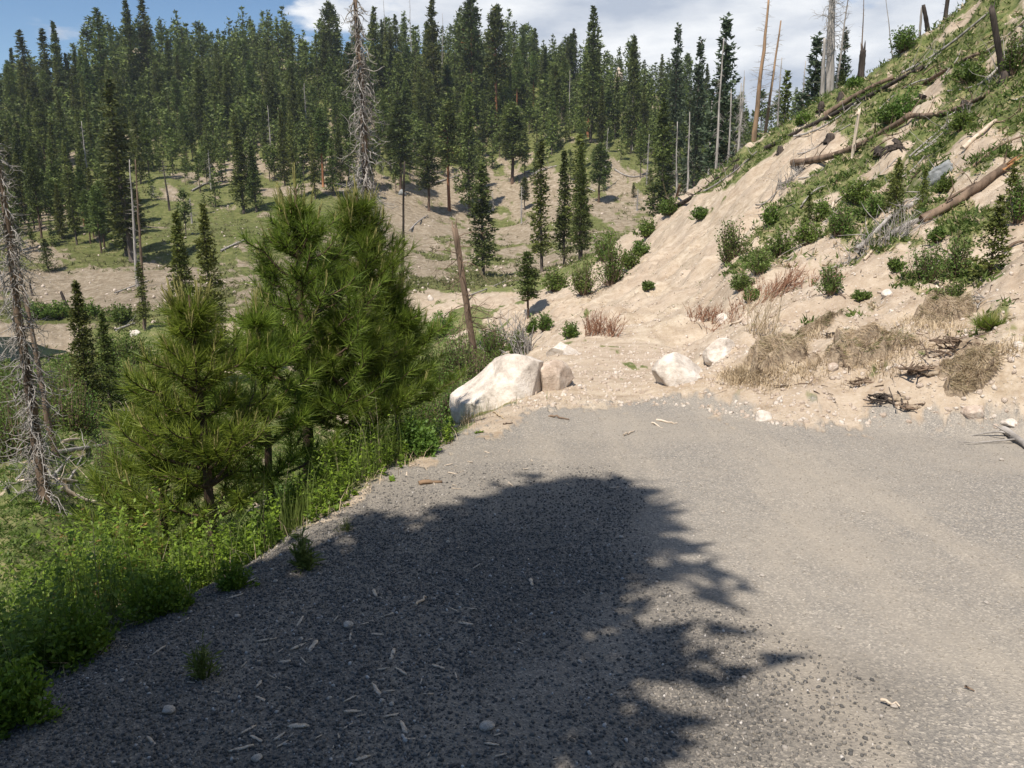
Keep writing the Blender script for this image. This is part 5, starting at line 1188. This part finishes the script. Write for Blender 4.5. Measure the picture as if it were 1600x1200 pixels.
# ------------------------------------------------------------------ ground cover on slopes
def tufts(n, rmin, rmax, a0, a1, seed, size, mat, name, label, ntri, thr=.25, inv=False, hfac=1.0):
    g = np.random.default_rng(seed); az = g.uniform(R(a0), R(a1), n); r = np.exp(g.uniform(math.log(rmin), math.log(rmax), n)); x, y = r * np.sin(az), r * np.cos(az); z = H(x, y)
    gw_, px, py, nn = green_w(x, y, z); k = (gw_ > thr + .5 * g.random(n) * (not inv)) if not inv else (gw_ < .5) & (track(x, y) < .2)
    k &= (road_sd(x, y) < -.1) & ((track(x, y) < .2) | (x < -1)) & ~((y < 14.5) & (x > -.6) & (x < 3)); x, y, z, r = x[k], y[k], z[k], r[k]; m_ = len(x)
    sz = size * g.uniform(.4, 1.3, m_) * np.clip(r / 20, .5, 4) ** .45
    c = np.repeat(np.stack([x, y, z], -1), ntri, 0); s2 = np.repeat(sz, ntri); nq = len(c)
    c = c + g.normal(size=(nq, 3)) * s2[:, None] * np.array([.5, .5, .10]) ; c[:, 2] = np.maximum(c[:, 2], np.repeat(z, ntri) - .03)
    d = norm(g.normal(size=(nq, 3)) * np.array([.8, .8, .3]) + np.array([0, 0, .7])) * (s2 * g.uniform(.5, 1.0, nq))[:, None] * hfac
    mb = MB(); mb.tris(c, d, norm(np.cross(d, g.normal(size=(nq, 3)))) * (s2 * .13)[:, None]); o = mb.build(name, M[mat]); tag(o, label, 'ground cover', kind='stuff')
tufts(26000, 9, 62, 4, 45, 1, .17, 'hillgreen', 'hillside_plants', 'low green plants and grass covering the right hillside', 9)
tufts(7000, 9, 62, 4, 45, 2, .15, 'drygrass', 'dry_hillside_grass', 'straw coloured dry grass between the plants on the right hillside', 6, thr=.1)
tufts(42000, 8, 62, -48, -4, 3, .11, 'shrub', 'valley_plants', 'green undergrowth covering the near side of the valley', 9)
tufts(16000, 60, 330, -42, 24, 4, .30, 'hillscrub', 'far_slope_scrub', 'sage and grass tufts over the far slope', 6, thr=.05)
tufts(1100, 8.5, 60, 3, 45, 5, .05, 'hillgreen', 'sparse_bank_plants', 'sparse small plants on the bare dirt', 7, inv=True)

def stones(n, x, y, smin, smax, mat, name, label, seed, emb=.35, cat='gravel', power=2.5, ico=1):
    g = np.random.default_rng(seed); n = len(x); v0, f0 = bmesh_ico(1); 
    if ico == 0:
        v0 = np.array([[1, 0, 0], [-1, 0, 0], [0, 1, 0], [0, -1, 0], [0, 0, 1], [0, 0, -1.0]]); f0 = np.array([[0, 2, 4], [2, 1, 4], [1, 3, 4], [3, 0, 4], [2, 0, 5], [1, 2, 5], [3, 1, 5], [0, 3, 5]])
    s = smin + (smax - smin) * g.random(n) ** power
    q = g.normal(size=(n, 4)); q /= np.linalg.norm(q, axis=1)[:, None]; w_, a, b, c = q.T
    Rm = np.stack([1 - 2 * (b * b + c * c), 2 * (a * b - c * w_), 2 * (a * c + b * w_), 2 * (a * b + c * w_), 1 - 2 * (a * a + c * c), 2 * (b * c - a * w_), 2 * (a * c - b * w_), 2 * (b * c + a * w_), 1 - 2 * (a * a + b * b)], -1).reshape(n, 3, 3)
    an = np.stack([g.uniform(.8, 1.3, n), g.uniform(.6, 1.0, n), g.uniform(.45, .8, n)], -1)
    v = v0[None] * an[:, None] * (1 + g.normal(size=(n, len(v0), 1)) * .13); v = np.einsum('nij,nkj->nki', Rm, v) * s[:, None, None] / 2
    z = H(x, y) + s * (.5 - emb) * .6; v = v + np.stack([x, y, z], -1)[:, None]
    f = f0[None] + np.arange(n)[:, None, None] * len(v0)
    o = mk(name, v.reshape(-1, 3), f.reshape(-1, 3), M[mat]); tag(o, label, cat, kind='stuff'); return o
g = np.random.default_rng(5)
n = 230000; az = g.uniform(R(-48), R(44), n); r = np.sqrt(g.uniform(1.0, 5.6 ** 2, n)); x, y = r * np.sin(az), r * np.cos(az); sd_ = road_sd(x, y)
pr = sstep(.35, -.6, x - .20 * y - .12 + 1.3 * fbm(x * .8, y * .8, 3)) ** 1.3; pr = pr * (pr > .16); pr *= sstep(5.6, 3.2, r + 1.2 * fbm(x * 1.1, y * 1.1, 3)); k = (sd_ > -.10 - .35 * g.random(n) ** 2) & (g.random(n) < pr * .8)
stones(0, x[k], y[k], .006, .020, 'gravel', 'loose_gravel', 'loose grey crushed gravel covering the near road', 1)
n = 150000; az = g.uniform(R(-34), R(44), n); r = np.sqrt(g.uniform(1.4 ** 2, 8.0 ** 2, n)); x, y = r * np.sin(az), r * np.cos(az); sd_ = road_sd(x, y); k = (sd_ > -.12) & (g.random(n) < .22 + .25 * sstep(2.6, 4.8, r))
stones(0, x[k], y[k], .004, .0145, 'dusty_gravel', 'fine_gravel', 'fine grey gravel on the far part of the road', 2, ico=0)
n = 40000; az = g.uniform(R(0), R(42), n); r = np.exp(g.uniform(math.log(6.5), math.log(34), n)); x, y = r * np.sin(az), r * np.cos(az); gw_, px, py, nn = green_w(x, y, H(x, y)); k = (road_sd(x, y) < .25) & (gw_ < .5); x, y = x[k], y[k]
stones(0, x, y, .008, .075, 'pebble', 'bank_stones', 'small pale stones and clods strewn over the dirt bank', 3, power=5, emb=.55)
n = 2600; az = g.uniform(R(-36), R(22), n); r = np.exp(g.uniform(math.log(60), math.log(240), n)); x, y = r * np.sin(az), r * np.cos(az)
stones(0, x, y, .12, .55, 'pebble', 'slope_stones', 'pale stones strewn over the far slope', 4, power=4)

# wood chips, sticks and pale stones one can count on the gravel
chips = []
for i in range(6):
    g2 = np.random.default_rng(900 + i); n = 6; t = np.linspace(-.5, .5, n); w_ = .13 + .05 * g2.random(n); w_[0] *= .4; w_[-1] *= .5
    top = np.stack([t, w_ / 2 + g2.normal(size=n) * .02, .05 + g2.normal(size=n) * .01], -1); bot = np.stack([t + .02, -w_ / 2, .05 + g2.normal(size=n) * .012], -1); lo1 = top - [0, 0, .05]; lo2 = bot - [0, 0, .05]
    v = np.concatenate([top, bot, lo1, lo2]); f = []
    for j in range(n - 1):
        a, b = j, j + 1; f += [[a, b, b + n, a + n], [a + 2 * n, a + 3 * n, b + 3 * n, b + 2 * n], [a, a + 2 * n, b + 2 * n, b], [a + n, b + n, b + 3 * n, a + 3 * n]]
    f += [[0, n, 3 * n, 2 * n], [n - 1, 3 * n - 1, 4 * n - 1, 2 * n - 1]]
    o = mk('wood_chip', v, np.array(f), M['chip'] if 'chip' in M else M['pale_wood']); chips.append(o.data); bpy.data.objects.remove(o)
g = np.random.default_rng(31); nchip = 0
while nchip < 115:
    px, py = (g.normal(620, 150), g.normal(740, 30)) if g.random() < .35 else (g.normal(540, 170), g.uniform(820, 1190))
    x, y = on_plane(px, py)
    if road_sd(np.array([x]), np.array([y]))[0] < .06: continue
    o = bpy.data.objects.new('wood_chip', chips[nchip % 6]); COL.objects.link(o); o.location = (x, y, float(H(x, y)) + .003); o.rotation_euler = (g.normal() * .12, g.normal() * .12, g.uniform(0, 6.28)); s = .022 + .060 * g.random() ** 1.5; o.scale = (s, s * g.uniform(.7, 1.4), s)
    tag(o, 'small flat pale wood chip lying on the grey gravel', 'wood chip', 'wood chips scattered over the gravel'); nchip += 1
v, f = rock_arrays((1, 1, 1), 66, 2, 6, .08); o = mk('stone', v, f, M['boulder']); st = o.data; bpy.data.objects.remove(o)
for (px, py, s) in [(545, 981, 18), (262, 1112, 20), (400, 1182, 18), (763, 1140, 26), (597, 1098, 10), (612, 1102, 10), (370, 962, 10), (515, 1090, 9), (905, 1033, 8), (190, 1068, 9), (700, 845, 8), (970, 842, 9), (1010, 1190, 12), (1395, 1108, 12), (1190, 902, 8), (1310, 985, 7), (1240, 1040, 6), (1540, 945, 7), (470, 1000, 8), (430, 905, 8), (690, 1000, 8), (1565, 718, 7), (1130, 800, 6), (1348, 800, 6)]:
    x, y = on_plane(px, py); o = bpy.data.objects.new('stone', st); COL.objects.link(o); r = math.hypot(x, y); q = s / F * r; o.location = (x, y, float(H(x, y)) + q * .15); o.rotation_euler = (0, 0, rng.uniform(0, 6)); o.scale = (q, q * .8, q * .55)
    tag(o, 'small pale stone lying loose on the gravel', 'stone', 'pale stones scattered on the gravel')
def stick(pts_px, wpx, label, mat='pale_wood'):
    P = [np.array([*on_plane(*p), 0]) for p in pts_px]
    for p in P: p[2] = float(H(p[0], p[1])) + .012
    mb = MB(); r = np.linalg.norm(P[0]); n = len(P) * 3; t = np.linspace(0, len(P) - 1, n); q = np.stack([np.interp(t, range(len(P)), [p[k] for p in P]) for k in range(3)], -1) - P[0]; q += rng.normal(size=q.shape) * .006
    mb.tube(q, np.linspace(1, .5, n) * wpx / F * r / 2, 6); o = mb.build('stick', M[mat], smooth=True, loc=P[0]); tag(o, label, 'stick')
stick([(858, 652), (874, 655), (890, 657)], 4, 'brown crooked stick on the gravel in front of the boulders', 'brown_wood')
stick([(1026, 657), (1040, 661), (1058, 663)], 4, 'longer pale stick at the far middle of the gravel')
stick([(1018, 663), (1034, 669)], 3, 'short pale stick below the longer one at the far middle of the gravel')
stick([(975, 680), (992, 674)], 3, 'lone pale twig left of the pair of pale sticks')
stick([(785, 662), (800, 661)], 3, 'thin reddish stick on the gravel left of the crooked one', 'brown_wood')
stick([(770, 640), (778, 650), (788, 655)], 3, 'dry forked twig at the corner of the gravel near the boulder', 'drygrass')
stick([(656, 757), (690, 755)], 9, 'reddish brown bark scrap above the shadow on the gravel', 'mixed_wood')
stick([(650, 950), (668, 930)], 5, 'split pale chip lying diagonally in the shadow')
stick([(1505, 1078), (1518, 1082)], 4, 'tiny twig at the lower right of the gravel', 'brown_wood')
stick([(1380, 1107), (1400, 1110)], 5, 'yellowish leaf like scrap at the lower right of the gravel')

# ------------------------------------------------------------------ thin summer haze over the valley
m, t, b, l = new_mat('haze'); t.nodes.remove(b); pv = N(t, 'ShaderNodeVolumePrincipled', Density=0.00016, Anisotropy=0.2); pv.inputs['Color'].default_value = (.80, .88, 1, 1)
l(pv.outputs[0], t.nodes['Material Output'].inputs['Volume'])
zmin, zmax = float(vco[:, 2].min()) - 1.5, float(vco[:, 2].max()) + 30
q = 600; v = np.array([[sx_ * q, sy_ * q, z_] for z_ in (zmin, zmax) for sy_ in (-1, 1) for sx_ in (-1, 1)]); f = np.array([[0, 2, 3, 1], [4, 5, 7, 6], [0, 1, 5, 4], [2, 6, 7, 3], [0, 4, 6, 2], [1, 3, 7, 5]])
tag(mk('haze', v, f, m), 'thin pale summer haze filling the valley', 'haze', kind='stuff')
